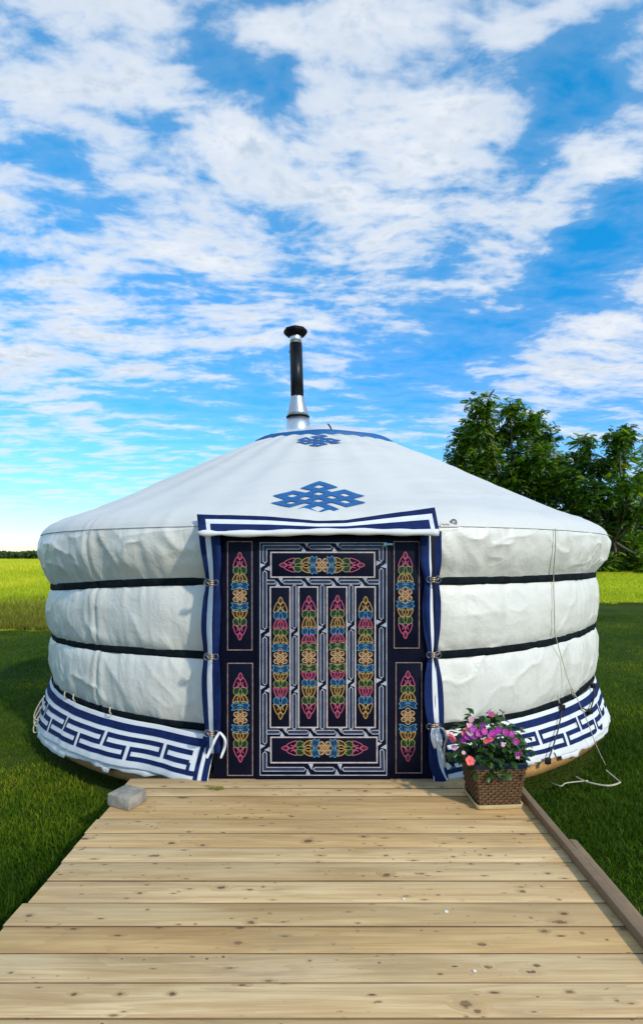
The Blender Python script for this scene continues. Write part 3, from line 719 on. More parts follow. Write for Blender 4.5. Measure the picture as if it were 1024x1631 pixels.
# key fret
segs = []; brk = []
g_ = 3.0
def hair(path): segs.append(path)
LXc, RXc, TYc, BYc = 422, 607, 871.5, 1225
hair([(477, TYc), (LXc, TYc), (LXc, 894)]); hair([(495, TYc), (526, TYc)]); hair([(544, TYc), (RXc, TYc), (RXc, 891)])
for x, bs, e0, e1 in ((LXc, [903, 1008, 1097, 1191], None, None), (RXc, [899, 993, 1086, 1187], None, None)):
    for a, b in zip(bs[:-1], bs[1:]): hair([(x, a + 9), (x, b - 9)])
    for b in bs: brk.append((x, b, 'v', 8))
hair([(LXc, 1200), (LXc, BYc), (484, BYc)]); hair([(502, BYc), (530, BYc)]); hair([(548, BYc), (RXc + 2, BYc), (RXc + 1, 1196)])
for x in (486, 535): brk.append((x, TYc, 'h', 7.5))
for x in (493, 539): brk.append((x, BYc, 'h', 9))
for y, bs in ((927, [445, 488, 534, 579]), (1166, [452, 497, 540, 585])):
    ends = [LXc + 5] + bs + [RXc - 5]
    for i in range(5):
        hair([(ends[i] + (8 if i else 0), y), (ends[i + 1] - (8 if i < 4 else 0), y)])
    for b in bs: brk.append((b, y, 'h', 7))
for x, b1, b2 in ((469, 1007, 1098), (513.5, 1002, 1092), (559, 997, 1088)):
    hair([(x, 934), (x, b1 - 9)]); hair([(x, b1 + 9), (x, b2 - 9)]); hair([(x, b2 + 9), (x, 1159)])
    brk += [(x, b1, 'v', 6), (x, b2, 'v', 6)]
polys = [(rrect(414.5, 864.5, 615.5, 1234.5), True)]; bars = []
for s_ in segs:
    vs_, _ = ribbon2d(s_, 2 * g_); n_ = len(s_); loop = list(vs_[:n_]) + list(vs_[n_:])[::-1]
    a = np.array(s_[0]) - np.array(s_[1]); a = a / np.linalg.norm(a); b = np.array(s_[-1]) - np.array(s_[-2]); b = b / np.linalg.norm(b)
    loop = list(vs_[:n_]) + [np.array(s_[-1]) + b * 3] + list(vs_[n_:])[::-1] + [np.array(s_[0]) + a * 3]
    polys.append((loop, True)); bars.append((s_, False))
lines('fret_bar', bars, 2 * g_ - 1.5, M['barblue'], door, .0010)
lines('fret_line', polys, 1.25, M['linew'], door, .0022)
mb = MB()
for x, y, o_, w in brk:
    if o_ == 'v': t1 = [(x - w, y - 6), (x + 1, y - 3.5), (x - w, y + 2)]; t2 = [(x + w, y + 6), (x - 1, y + 3.5), (x + w, y - 2)]
    else: t1 = [(x + 6, y - w), (x + 3.5, y + 1), (x - 2, y - w)]; t2 = [(x - 6, y + w), (x - 3.5, y - 1), (x + 2, y + w)]
    for t in (t1, t2): mb.add([D(a, b, .0036) for a, b in t], [(0, 1, 2)])
mb.build('fret_tip', M['linew'], door, smooth=False)['kind'] = 'stuff'
# painted ornaments
def glyph(kind):
    if kind == 'tip':
        dr = spline([(0, 0), (.30, .22), (.22, .42), (0, .52), (-.22, .42), (-.30, .22)], 4, True)
        out = [(dr, True)]
        for s_ in (-1, 1):
            out.append((spline([(0, .50), (s_ * .42, .34), (s_ * .80, .62), (s_ * 1.02, 1.02), (s_ * .55, .98), (s_ * .30, .78), (s_ * .45, .62)], 4), False))
            out.append((spline([(0, .58), (s_ * .12, .82), (s_ * .38, 1.0)], 3), False))
        return out
    if kind == 'lobe':
        return [(spline([(s_ * .10, .10), (s_ * .52, .0), (s_ * .95, .22), (s_ * .98, .70), (s_ * .62, 1.0), (s_ * .40, .74), (s_ * .14, .95), (s_ * .22, .5)], 4, True), True) for s_ in (-1, 1)]
    if kind == 'leaf':
        return [(spline([(s_ * .12, .0), (s_ * .62, .05), (s_ * .92, .5), (s_ * 1.0, 1.0), (s_ * .55, .80), (s_ * .20, .98), (s_ * .40, .5)], 4, True), True) for s_ in (-1, 1)] + [([(0, .1), (0, .9)], False)]
    if kind == 'cloud':
        return [(spline([(-1.0, .35), (-.6, .02), (0, .20), (.6, .02), (1.0, .35), (.80, .62), (.95, 1.0), (.42, .88), (0, .62), (-.42, .88), (-.95, 1.0), (-.80, .62)], 4, True), True),
                (spline([(-.35, .45), (-.1, .30), (0, .48), (.1, .30), (.35, .45)], 3), False)]
def circle(c, r, n=12): return [(c[0] + r * math.cos(2 * math.pi * k / n), c[1] + r * math.sin(2 * math.pi * k / n)) for k in range(n)]
def ornament(cx, cy, horiz, half, wid, seq, parent, lift):
    """seq: (glyph, colour, length px, width factor) from the tip to the centre; mirrored."""
    mb = MB(); mats = []; 
    def mi(m_):
        if m_ not in mats: mats.append(m_)
        return mats.index(m_)
    tx = (lambda a, t: (cx + t, cy + a)) if horiz else (lambda a, t: (cx + a, cy + t))
    cnt = [0]
    def stroke(pl_, cl, col):
        cnt[0] += 1
        vs_, fs = ribbon2d(pl_, 1.25, cl); mb.add([D(a, b, lift + .0014 + .00006 * (cnt[0] % 25)) for a, b in vs_], fs, mi(ORN[col][0]))
        if cl: mb.add([D(a, b, lift + .0007 + .00002 * (cnt[0] % 25)) for a, b in pl_], [tuple(range(len(pl_)))], mi(ORN[col][1]))
    for sg in (-1, 1):
        t = half
        for kind, col, ln, wf in seq:
            for pl_, cl in glyph(kind):
                stroke([tx(q[0] * wid * wf, sg * (t - q[1] * ln)) for q in pl_], cl, col)
            t -= ln
    kr = seq_k = 11.0
    for ax_, ay_ in ((-.62, -.45), (.62, -.45), (-.62, .45), (.62, .45), (0, -.86), (0, .86)):
        stroke([tx(a, b) for a, b in circle((ax_ * kr, ay_ * kr), kr * .34, 10)], True, 'knot')
    for o_ in (-.45, 0, .45):
        for s_ in (-1, 1):
            stroke([tx((-.55 + o_) * kr, s_ * (-.5) * kr), tx((.55 + o_) * kr, s_ * .5 * kr)], False, 'knot')
    mb.build('painted_ornament', mats, parent, smooth=False)
S_side = [('tip', 'pink', 23, .80), ('lobe', 'green', 12.5, .80), ('leaf', 'gold', 12, .88), ('cloud', 'blue', 12, 1.05)]
S_out = [('tip', 'gold', 23, .85), ('lobe', 'blue', 12.5, .85), ('leaf', 'pink', 15, .85), ('lobe', 'green', 11, .85), ('leaf', 'gold', 12, .88), ('cloud', 'blue', 12.5, 1.05)]
S_in = [('tip', 'pink', 23, .85), ('lobe', 'green', 12.5, .85), ('leaf', 'gold', 16, .85), ('lobe', 'blue', 11, .85), ('leaf', 'pink', 12, .88), ('cloud', 'green', 12.5, 1.05)]
ornament(382, 949.5, False, 70, 13, S_side, frame, -.004); ornament(383, 1143, False, 71, 13.5, S_side, frame, -.004)
ornament(645.5, 948, False, 69, 13.5, S_side, frame, -.004); ornament(649.5, 1141, False, 72, 13.5, S_side, frame, -.004)
ornament(447, 1048, False, 97, 12.5, S_out, door, .006); ornament(582, 1047, False, 97, 12.5, S_out, door, .006)
ornament(492, 1046.5, False, 97.5, 12.5, S_in, door, .006); ornament(537.5, 1045.5, False, 97.5, 12.5, S_in, door, .006)
ornament(513, 900, True, 67.5, 13.5, S_side, door, .006); ornament(517, 1191, True, 68, 14, S_side, door, .006)
bo = MB().box(D(618, 867, .010), (.06, .016, .013), 0, 0, .003).box(D(612, 867.5, .016), (.014, .012, .026), 0, 0, .003); bo.build('door_bolt', M['teal'], door, smooth='auto')

# ---- door side flaps (striped cloth)
def flap(rows_px, name):
    """rows: (py, px_outer, px_inner); stripes blue / white / blue across"""
    py = np.array([r[0] for r in rows_px], float); po = np.array([r[1] for r in rows_px], float); pi_ = np.array([r[2] for r in rows_px], float)
    yy = np.linspace(py[0], py[-1], 90); o_ = cub(yy, py, po); i_ = cub(yy, py, pi_)
    cs = [0, .09, .18, .27, .30, .36, .42, .48, .54, .57, .66, .75, .84, .92, .97, 1.0]
    mats = [0 if (c < .285 or c > .555) else 1 for c in cs[:-1]]; mats[-1] = 0
    G = np.zeros((len(yy), len(cs), 3))
    for r in range(len(yy)):
        for c, u in enumerate(cs):
            d = 3.585 - .085 * sstep(0, .8, u) + .012 * math.sin(u * 7 + yy[r] * .02) + .010 * float(fbm(np.array(yy[r] / 40), np.array(u * 2.), 2))
            pinch = min(abs(yy[r] - b) for b in (925, 1044, 1160)); d += -.006 + .016 * math.exp(-(pinch / 12) ** 2)
            G[r, c] = P(o_[r] + (i_[r] - o_[r]) * u, yy[r], d)
    return MB().grid(G, mats=mats).build(name, [M['blue'], M['white']], yurt, solid=.003)
flap([(848, 317, 350), (860, 318, 351), (900, 324, 352), (925, 328, 350), (960, 323, 352), (1000, 321, 351), (1044, 325, 349), (1080, 322, 351), (1130, 324, 352), (1166, 327, 351), (1200, 328, 351)], 'door_flap')
flap([(846, 703, 668), (860, 703, 669), (895, 703, 669), (924, 699, 675), (960, 702, 672), (1000, 701, 674), (1043, 697, 681), (1085, 704, 676), (1130, 707, 677), (1156, 707, 681), (1190, 712, 682), (1225, 724, 685), (1252, 738, 700)], 'door_flap')
# ---- flap over the lintel
def roof_ray(px, py):
    for d in np.arange(3.35, 3.9, .006):
        x, y, z = P(px, py, d); R_ = math.hypot(x - CX, y - CY)
        if R_ < 3.06 and z < cub(-R_, -roof_r, roof_zv) + .012: return d
    return 3.6
def lintel():
    us = np.linspace(0, 1, 60); G = []
    topo = np.interp(us, [0, .3, .5, .62, .8, 1], [819, 823, 829.5, 829, 819, 808]); 
    lefts = 314; 
    rows = [0, .10, .23, .32, .40, .47, .54, .62, .74, .85, .92, 1.0]
    for v in rows:
        lx = 314 + 3 * v; rx = 692 + 8 * v
        px = lx + (rx - lx) * us; py = topo + (852 - 3 * us - topo) * v
        dr = np.array([roof_ray(a_, b_) for a_, b_ in zip(px, py)]) - .030
        d = np.minimum(dr, 3.62 - .0 * v) * (1 - sstep(.25, 1, v)) + (3.43 - .012 * np.sin(us * 9)) * sstep(.25, 1, v)
        G.append(np.stack([(px - VX) / F * d, d, H - (py - VY) / F * d], -1))
    A = np.array(G); mb = MB(); nC = len(us)
    vs_ = A.reshape(-1, 3)
    fs = []; ms = []
    for i in range(len(rows) - 1):
        for j in range(nC - 1):
            u = us[j]; v = rows[i]
            m_ = 0
            if v < .225: m_ = 0
            elif v < .465 or v >= .845: m_ = 1
            else: m_ = 0
            e = min(u, 1 - u)
            if e < .022: m_ = 0
            elif e < .05 and v >= .2: m_ = 1
            fs.append((i * nC + j, i * nC + j + 1, (i + 1) * nC + j + 1, (i + 1) * nC + j)); ms.append(m_)
    mb.v = [tuple(q) for q in vs_.tolist()]; mb.f = fs; mb.m = ms
    fl = mb.build('lintel_flap', [M['blue'], M['white']], yurt, solid=.004)
    A2 = [P(315 + 383 * u, 849 + 1.2 * math.sin(u * 8) - 2 * u, 3.415) for u in np.linspace(0, 1, 40)]
    MB().tube(A2, [.011 + .012 * math.sin(math.pi * min(1, t * 12 / 39)) if t < 5 else .021 + .003 * math.sin(t) for t in range(40)], 12).build('rolled_edge', M['skirt'], fl)
lintel()
# maker's patch beside the lintel
def on_wall_px(px, py, lift):                         # where a view ray meets the wall or valance
    d = 3.4
    for _ in range(60):
        x, y, z = P(px, py, d); phi = math.atan2(x - CX, CY - y); r = math.hypot(x - CX, y - CY)
        e = r - (float(wallR(np.array(phi), np.array(z))) + lift); d += e * .7
    return P(px, py, d)
mb = MB(); mb.add([on_wall_px(a, b, .012) for a, b in ((701, 827), (716, 827), (731, 827), (731, 839), (716, 839), (701, 839))], [(0, 1, 4, 5), (1, 2, 3, 4)]); pt = mb.build('maker_patch', M['patch'], yurt, smooth=False)
mb = MB(); c_ = on_wall_px(722, 832, .018)
mb.add([(c_[0] + .024 * math.cos(a), c_[1], c_[2] + .024 * math.sin(a)) for a in np.linspace(0, 2 * math.pi, 20, endpoint=False)], [tuple(range(20))]); mb.build('patch_disc', M['patchgrey'], pt, smooth=False)
mb = MB(); mb.add([(c_[0] + .014 * math.cos(a), c_[1] - .003, c_[2] + .011 * math.sin(a) + .002) for a in np.linspace(0, 2 * math.pi, 14, endpoint=False)], [tuple(range(14))]); mb.build('patch_motif', M['patchpink'], pt, smooth=False)
mb = MB()
for k_ in range(4):
    q = on_wall_px(705 + k_ * 3, 834.5 + (k_ % 2), .016); mb.tube([(q[0] - .005, q[1], q[2] - .006), (q[0], q[1] - .001, q[2] + .006), (q[0] + .006, q[1], q[2] - .004)], .002, 5)
mb.build('patch_lettering', M['patchred'], pt)

# ---- buckles and tie ribbons
def ring(mb, c, rx, rz, r, mi=0, n=18):
    mb.tube([(c[0] + rx * math.cos(a), c[1], c[2] + rz * math.sin(a)) for a in np.linspace(0, 2 * math.pi, n + 1)], r, 6, mi, False)
for px, py, sg in ((337, 928, -1), (337, 1046, -1), (337, 1168, -1), (690, 923, 1), (690, 1043, 1), (690, 1157, 1)):
    mb = MB(); d = 3.475; c = P(px, py, d)
    ring(mb, P(px + sg * 7, py, d), .020, .022, .0035); ring(mb, P(px - sg * 7, py, d), .016, .018, .003)
    for q in (-3, 0, 3): mb.tube([P(px - 4, py + q, d - .004), P(px, py + q + .6, d - .012), P(px + 4, py + q, d - .004)], .0055, 6, 1)
    mb.tube([P(px + sg * 10, py - 4, d - .004), P(px + sg * 2, py + 5, d - .012)], .006, 6, 0)
    mb.build('buckle', [M['darksteel'], M['brass']], yurt)
def ribbon3(px_pts, w, d, name):
    mb = MB(); pts = spline(px_pts, 6); c = len(pts); A = np.zeros((c, 3, 3))
    for i, q in enumerate(pts):
        t = pts[min(i + 1, c - 1)] - pts[max(i - 1, 0)]; t = t / (np.linalg.norm(t) + 1e-9); nn = np.array((-t[1], t[0])); ww = w * (.5 + .5 * math.sin(math.pi * min(1, (i + 1) / c * .9)))
        for k_, f in enumerate((-1, 0, 1)): A[i, k_] = P(*(q + nn * ww * f), d + .008 * math.sin(i * .5 + k_))
    mb.grid(A); return mb.build(name, M['white'], yurt, solid=.0015)
ribbon3([(350, 1166), (342, 1180), (336, 1192), (330, 1208)], 2.4, 3.445, 'tie_ribbon'); ribbon3([(350, 1166), (358, 1176), (358, 1190), (352, 1208)], 2.2, 3.45, 'tie_ribbon')
ribbon3([(690, 1160), (690, 1175), (694, 1192)], 4.2, 3.445, 'tie_ribbon'); ribbon3([(694, 1160), (700, 1174), (702, 1188)], 3.6, 3.44, 'tie_ribbon')
MB().tube([P(*q, 3.44) for q in spline([(698, 1158), (706, 1162), (711, 1174), (708, 1186), (707, 1206), (709, 1222)], 6)], .0065, 6).build('tie_cord', M['rope'], yurt)

# ---- ropes on the flank
def wall_path(pts_px, lift, n=10): return [on_wall_px(a, b, lift) for a, b in spline(pts_px, n)]
MB().tube(wall_path([(884, 842), (884, 870), (881, 915), (882, 960), (883, 1010)], .02, 8), .0035, 6).build('guy_rope', M['rope'], yurt)
gp = [on_wall_px(884, 1012, .02), on_wall_px(893, 1045, .025), on_wall_px(905, 1085, .05)]
gp += [P(918, 1112, 4.25), P(935, 1150, 4.28), P(950, 1190, 4.32), P(964, 1219, 4.36)]
MB().tube(spline(gp, 4), .003, 6).build('guy_rope', M['rope'], yurt)
coil = [P(950, 1190, 4.32)]
mbr = MB().tube(spline([(P(964, 1221, 4.36)[0], 4.36, GZ + .045), (1.98 + .28, 4.20, GZ + .03), (2.22, 4.10, GZ + .05), (2.10, 4.05, GZ + .05), (1.98, 4.12, GZ + .05), (1.94, 4.22, GZ + .05)], 6), .007, 6)
rp = mbr.build('slack_rope', M['rope'], None); tag(rp, 'loose curl of pale rope lying in the grass beside the platform', 'rope')
mbr = MB().tube(spline([(1.70, 4.10, GZ + .05), (1.74, 4.02, GZ + .06), (1.82, 4.10, GZ + .05), (2.0, 4.14, GZ + .05)], 6), .005, 6)
rp = mbr.build('thin_rope', M['rope'], None); tag(rp, 'thin wisp of rope in the dark grass under the tent hem', 'rope')
def clip_(px, py, d, s=.034): return MB().box(P(px, py, d), (s, .025, s * 1.1), 0, 0, .005).build('cord_lock', M['plastic'], yurt, smooth='auto')
def skirt_px(px, py, lift):
    d = 3.4
    for _ in range(60):
        x, y, z = P(px, py, d); phi = math.atan2(x - CX, CY - y); r = math.hypot(x - CX, y - CY)
        e = r - (float(skirtR(np.array(phi), np.array(z))) + lift); d += e * .7
    return P(px, py, d)
a1 = skirt_px(895, 1127, .03); a2 = skirt_px(889, 1160, .03); a3 = skirt_px(880, 1190, .035); a4 = skirt_px(872, 1212, .035)
MB().tube([a1, a2, a3, a4], .005, 6).build('tension_cord', M['darkrope'], yurt)
for q in (a1, a4, skirt_px(939, 1133, .03), skirt_px(944, 1092, .03)):
    MB().box(q, (.042, .028, .046), .5, 0, .006).build('cord_lock', M['plastic'], yurt, smooth='auto')
MB().tube([skirt_px(922, 1126, .03), skirt_px(939, 1133, .035), skirt_px(946, 1110, .03), skirt_px(944, 1092, .03)], .006, 6).build('tension_cord', M['darkrope'], yurt)
for px, py in ((800, 1139), (888, 1114), (909, 1102), (912, 1104), (104, 1108), (118, 1112), (176, 1133)):      # white ties over the bottom web
    q = skirt_px(px, py, .03); MB().tube([(q[0], q[1], q[2] + .035), (q[0], q[1] - .012, q[2]), (q[0] + .012, q[1], q[2] - .03)], .006, 6).build('web_tie', M['rope'], yurt)
for k_ in range(3):                                   # frayed rope ends on the left flank
    b = P(72, 1108 + 10 * k_, 4.95)
    MB().tube(spline([b, (b[0] - .06, b[1], b[2] - .09), (b[0] - .10, b[1], b[2] - .20 + .02 * k_), (b[0] - .02 - .03 * k_, b[1] - .02, b[2] - .22), (b[0] + .02, b[1], b[2] - .16)], 5), .006, 6).build('rope_end', M['rope'], yurt)

# ================================================================== PLANTER
PX, PY = .985, 3.235
def sq(h, w, z, n=8, r=.02):                          # rounded square ring
    out = []
    for qx, qy, a0 in ((1, -1, -90), (1, 1, 0), (-1, 1, 90), (-1, -1, 180)):
        for k_ in range(n):
            a = math.radians(a0 + 90 * k_ / (n - 1)); out.append(((w / 2 - r) * qx + r * math.cos(a), (w / 2 - r) * qy + r * math.sin(a), z))
    return out
RZ = math.radians(4)
def loc2(q): c, s_ = math.cos(RZ), math.sin(RZ); return (PX + q[0] * c - q[1] * s_, PY + q[0] * s_ + q[1] * c, q[2])
def sqloft(levels, name, m_, parent, capb=True):
    A = np.array([[loc2(q) for q in sq(0, w, z, 8, r)] for z, w, r in levels]); mb = MB().grid(A, closed=True)
    if capb: mb.f.append(tuple(range(31, -1, -1))); mb.m.append(0)
    return mb.build(name, m_, parent, smooth='auto')
sau = sqloft([(.003, .258, .02), (.008, .268, .02), (.030, .278, .02), (.030, .266, .018), (.010, .253, .018), (.0085, .02, .005)], 'plant_saucer', M['saucer'], None); tag(sau, 'square cream plastic saucer under the brown woven planter', 'saucer')
pot = thing('woven_planter', 'tapered square brown woven planter with dark blue liner rim', 'planter', (PX, PY, .009))
pb = .0095; PHt = .245
wid_ = lambda t: .235 + (.305 - .235) * t
sqloft([(pb + t * PHt, wid_(t) - .012, .02) for t in np.linspace(0, 1, 8)] + [(pb + PHt, wid_(1) - .04, .02), (pb + .04, .20, .02), (pb + .035, .02, .005)], 'pot_body', M['wickerd'], pot)
mb = MB(); NR, NC = 15, 13
for face in range(4):
    R4 = Matrix.Rotation(math.pi / 2 * face, 3, 'Z')
    for r in range(NR):
        t = (r + .5) / NR * .97; w = wid_(t)
        for c in range(NC):
            u = (c + .5) / NC - .5; x = u * w * .97; off = -.002 if (r + c) % 2 else .003
            q = R4 @ Vector((x, -(w / 2 - .004) - off, 0)); ctr = loc2((q.x, q.y, pb + t * PHt))
            sx = w / NC * (1.05 if (r + c) % 2 == 0 else .8)
            mb.box(ctr, (sx, .010, PHt / NR * .72), RZ + math.pi / 2 * face, 0, 0)
we = mb.build('woven_strips', M['wicker'], pot, smooth=False); we['kind'] = 'stuff'
sqloft([(pb + PHt - .012, .312, .02), (pb + PHt + .016, .318, .02), (pb + PHt + .020, .310, .02), (pb + PHt + .018, .285, .02), (pb + PHt - .03, .275, .02)], 'liner_rim', M['liner'], pot, False)
MB().add([loc2((a * .136, b * .136, pb + PHt - .02)) for a, b in ((-1, -1), (1, -1), (1, 1), (-1, 1))], [(0, 1, 2, 3)]).build('soil', M['soil'], pot, smooth=False)
plant = thing('flowering_plant', 'bushy plant with magenta and coral flowers in the brown planter', 'plant', (PX, PY, pb + PHt - .02))
zb = pb + PHt
leaves = []; V = []; Fc = []; T = []
def leafmesh(c, dirv, up, ln, wd, tone):
    dirv = Vector(dirv).normalized(); side = dirv.cross(Vector(up)); side = side.normalized() if side.length > 1e-3 else Vector((1, 0, 0)); nrm = side.cross(dirv)
    b = len(V)
    prof = [(0, 0, 0), (.25, .8, .03), (.55, 1., .03), (.82, .55, 0), (1.02, 0, -.12)]
    for t, w, h in prof:
        m_ = Vector(c) + dirv * ln * t + nrm * h * ln
        V.append(m_); V.append(m_ + side * wd * w / 2 + nrm * wd * .18 * w); V.append(m_ - side * wd * w / 2 + nrm * wd * .18 * w)
        T.extend([tone + .1, tone, tone])
    for i in range(4):
        q = b + i * 3
        Fc.append((q, q + 1, q + 4, q + 3)); Fc.append((q + 2, q, q + 3, q + 5))
mbs = MB()
def dome_pt(r_):
    a = random.uniform(0, 2 * math.pi); e = random.uniform(-.30, 1.0) ; e = math.asin(max(-.35, min(1, e)))
    return Vector((math.cos(a) * math.cos(e) * .205 * r_, math.sin(a) * math.cos(e) * .18 * r_, math.sin(e) * .245 * r_)), a, e
for i in range(430):
    q, a, e = dome_pt(random.uniform(.45, 1.03) ** .6); q = q * (1 + .16 * random.uniform(-1, 1))
    c = Vector((PX + q.x - .012, PY + q.y, zb + .02 + max(q.z, -.075)))
    leafmesh(c, (math.cos(a) + random.uniform(-.7, .7), math.sin(a) + random.uniform(-.7, .7), random.uniform(-.7, .5)), (random.uniform(-.4, .4), random.uniform(-.4, .4), 1), random.uniform(.036, .064), random.uniform(.026, .044), random.uniform(.0, .9))
for i in range(16):
    a = 2 * math.pi * i / 16; rr_ = random.uniform(.6, .95)
    mbs.tube(spline([(PX + .08 * math.cos(a), PY + .08 * math.sin(a), zb - .02), (PX + .13 * math.cos(a) * rr_, PY + .12 * math.sin(a) * rr_, zb + .09), (PX + .2 * rr_ * math.cos(a), PY + .17 * rr_ * math.sin(a), zb + .16 * random.uniform(.4, 1.2))], 4), .004, 5)
fo = fast_mesh('foliage', np.array(V), np.array(Fc), M['pleaf'], np.clip(T, 0, 1), plant); fo['kind'] = 'stuff'
mbs.build('stems', M['pleaf'], plant)
def flower(px, py, dpt, col, size, face=None):
    c = Vector(P(px, py, dpt)); nrm = Vector(face or (random.uniform(-.6, .5), -1, random.uniform(.1, .9))).normalized(); a0 = random.uniform(0, 6)
    u = nrm.orthogonal().normalized(); w = nrm.cross(u); mb = MB()
    for k_ in range(5):
        a = a0 + k_ * 2 * math.pi / 5 + random.uniform(-.1, .1); d = u * math.cos(a) + w * math.sin(a); s_ = nrm.cross(d); cup = random.uniform(.0, .25)
        pr_ = [(0, .08), (.35, .40), (.75, .54), (1.0, .26)]; vs_ = []
        for t, h in pr_:
            for sg in (-1, 0, 1): vs_.append(c + d * size * t + s_ * sg * h * size * .92 + nrm * size * (cup * t * t + (.10 if sg else 0) - .02 * k_ * .3))
        mb.add(vs_, [(i * 3 + j, i * 3 + j + 1, i * 3 + j + 4, i * 3 + j + 3) for i in range(3) for j in range(2)])
    mb.lathe([(size * .12, -.001), (size * .10, size * .12), (.001, size * .16)], 6, Matrix.Translation(c) @ nrm.to_track_quat('Z', 'Y').to_matrix().to_4x4(), 1)
    return mb.build('flower', [FL[col], M['petalw'] if col != 'coral' else FL['rose']], plant)
for px, py, col, s_ in ((783, 1138, 'rose', 6), (779, 1136, 'magenta', 4.5), (750, 1146, 'palepink', 6), (747, 1155, 'palepink', 6), (744, 1162, 'rose', 5), (754, 1161, 'violet', 7), (749, 1167, 'palepink', 7),
                        (762, 1168, 'magenta', 7.5), (771, 1165, 'magenta', 7), (755, 1172, 'violet', 7), (744, 1174, 'violet', 6.5), (737, 1179, 'magenta', 6.5), (738, 1168, 'rose', 6), (720, 1177, 'coral', 8), (716, 1173, 'rose', 6),
                        (786, 1168, 'magenta', 7.5), (794, 1163, 'violet', 7), (780, 1172, 'magenta', 6), (806, 1167, 'magenta', 7), (814, 1170, 'magenta', 6.5), (774, 1180, 'coral', 6), (781, 1177, 'coral', 6), (800, 1186, 'palepink', 5),
                        (821, 1181, 'magenta', 7), (825, 1199, 'magenta', 7), (824, 1206, 'palepink', 4), (723, 1191, 'palepink', 6), (748, 1212, 'coral', 9.5), (738, 1199, 'palepink', 4), (768, 1155, 'violet', 5)):
    dpt = 3.235 - .205 * math.sqrt(max(.05, 1 - ((px - 778) / 62) ** 2)) * (1.0 if py > 1155 else .4)
    flower(px, py, dpt, col, s_ * .8 * dpt / F)

# ================================================================== SMALL THINGS
blk = MB().box((0, 0, 0), (.165, .15, .072), 0, 0, .009).build('concrete_block', M['concrete'], None, smooth='auto')
blk.location = (-1.185, 3.185, .038); blk.rotation_euler = (0, 0, math.radians(-24)); tag(blk, 'rough grey concrete paver block on the walkway corner by the skirt', 'block')
me = blk.data
for v in me.vertices: v.co += Vector((random.uniform(-1, 1), random.uniform(-1, 1), random.uniform(-1, 1))) * .0025
mb = MB()
for i in range(60):
    a = random.uniform(0, 6.28); r = random.random() ** .5; x, y = -.70 + .055 * r * math.cos(a), 3.375 + .022 * r * math.sin(a); t = random.uniform(0, 6.28); h = random.uniform(.008, .022)
    mb.add([(x - .004 * math.cos(t), y - .004 * math.sin(t), .004), (x + .004 * math.cos(t), y + .004 * math.sin(t), .004), (x + random.uniform(-.012, .012), y + random.uniform(-.012, .012), .004 + h)], [(0, 1, 2)])
ms = mb.build('moss_tuft', M['moss'], None); tag(ms, 'small yellow green moss tuft on the threshold under the skirt corner', 'moss', kind=None)
for px, py, s_ in ((710.5, 1453, .009), (643, 1433, .006), (756, 1548, .006)):
    d = H * F / (py - VY); x = (px - VX) / F * d; mb = MB()
    mb.add([(x + s_ * math.cos(a) * random.uniform(.8, 1.2), d + s_ * math.sin(a) * random.uniform(.8, 1.2), .0035 + .001 * math.sin(3 * a)) for a in np.linspace(0, 6.28, 9)[:-1]], [tuple(range(8))])
    o = mb.build('fallen_petal', M['petalw'], None, smooth=False, solid=.0008); tag(o, 'tiny white petal lying on the walkway planks', 'petal', 'white petals on the walkway')

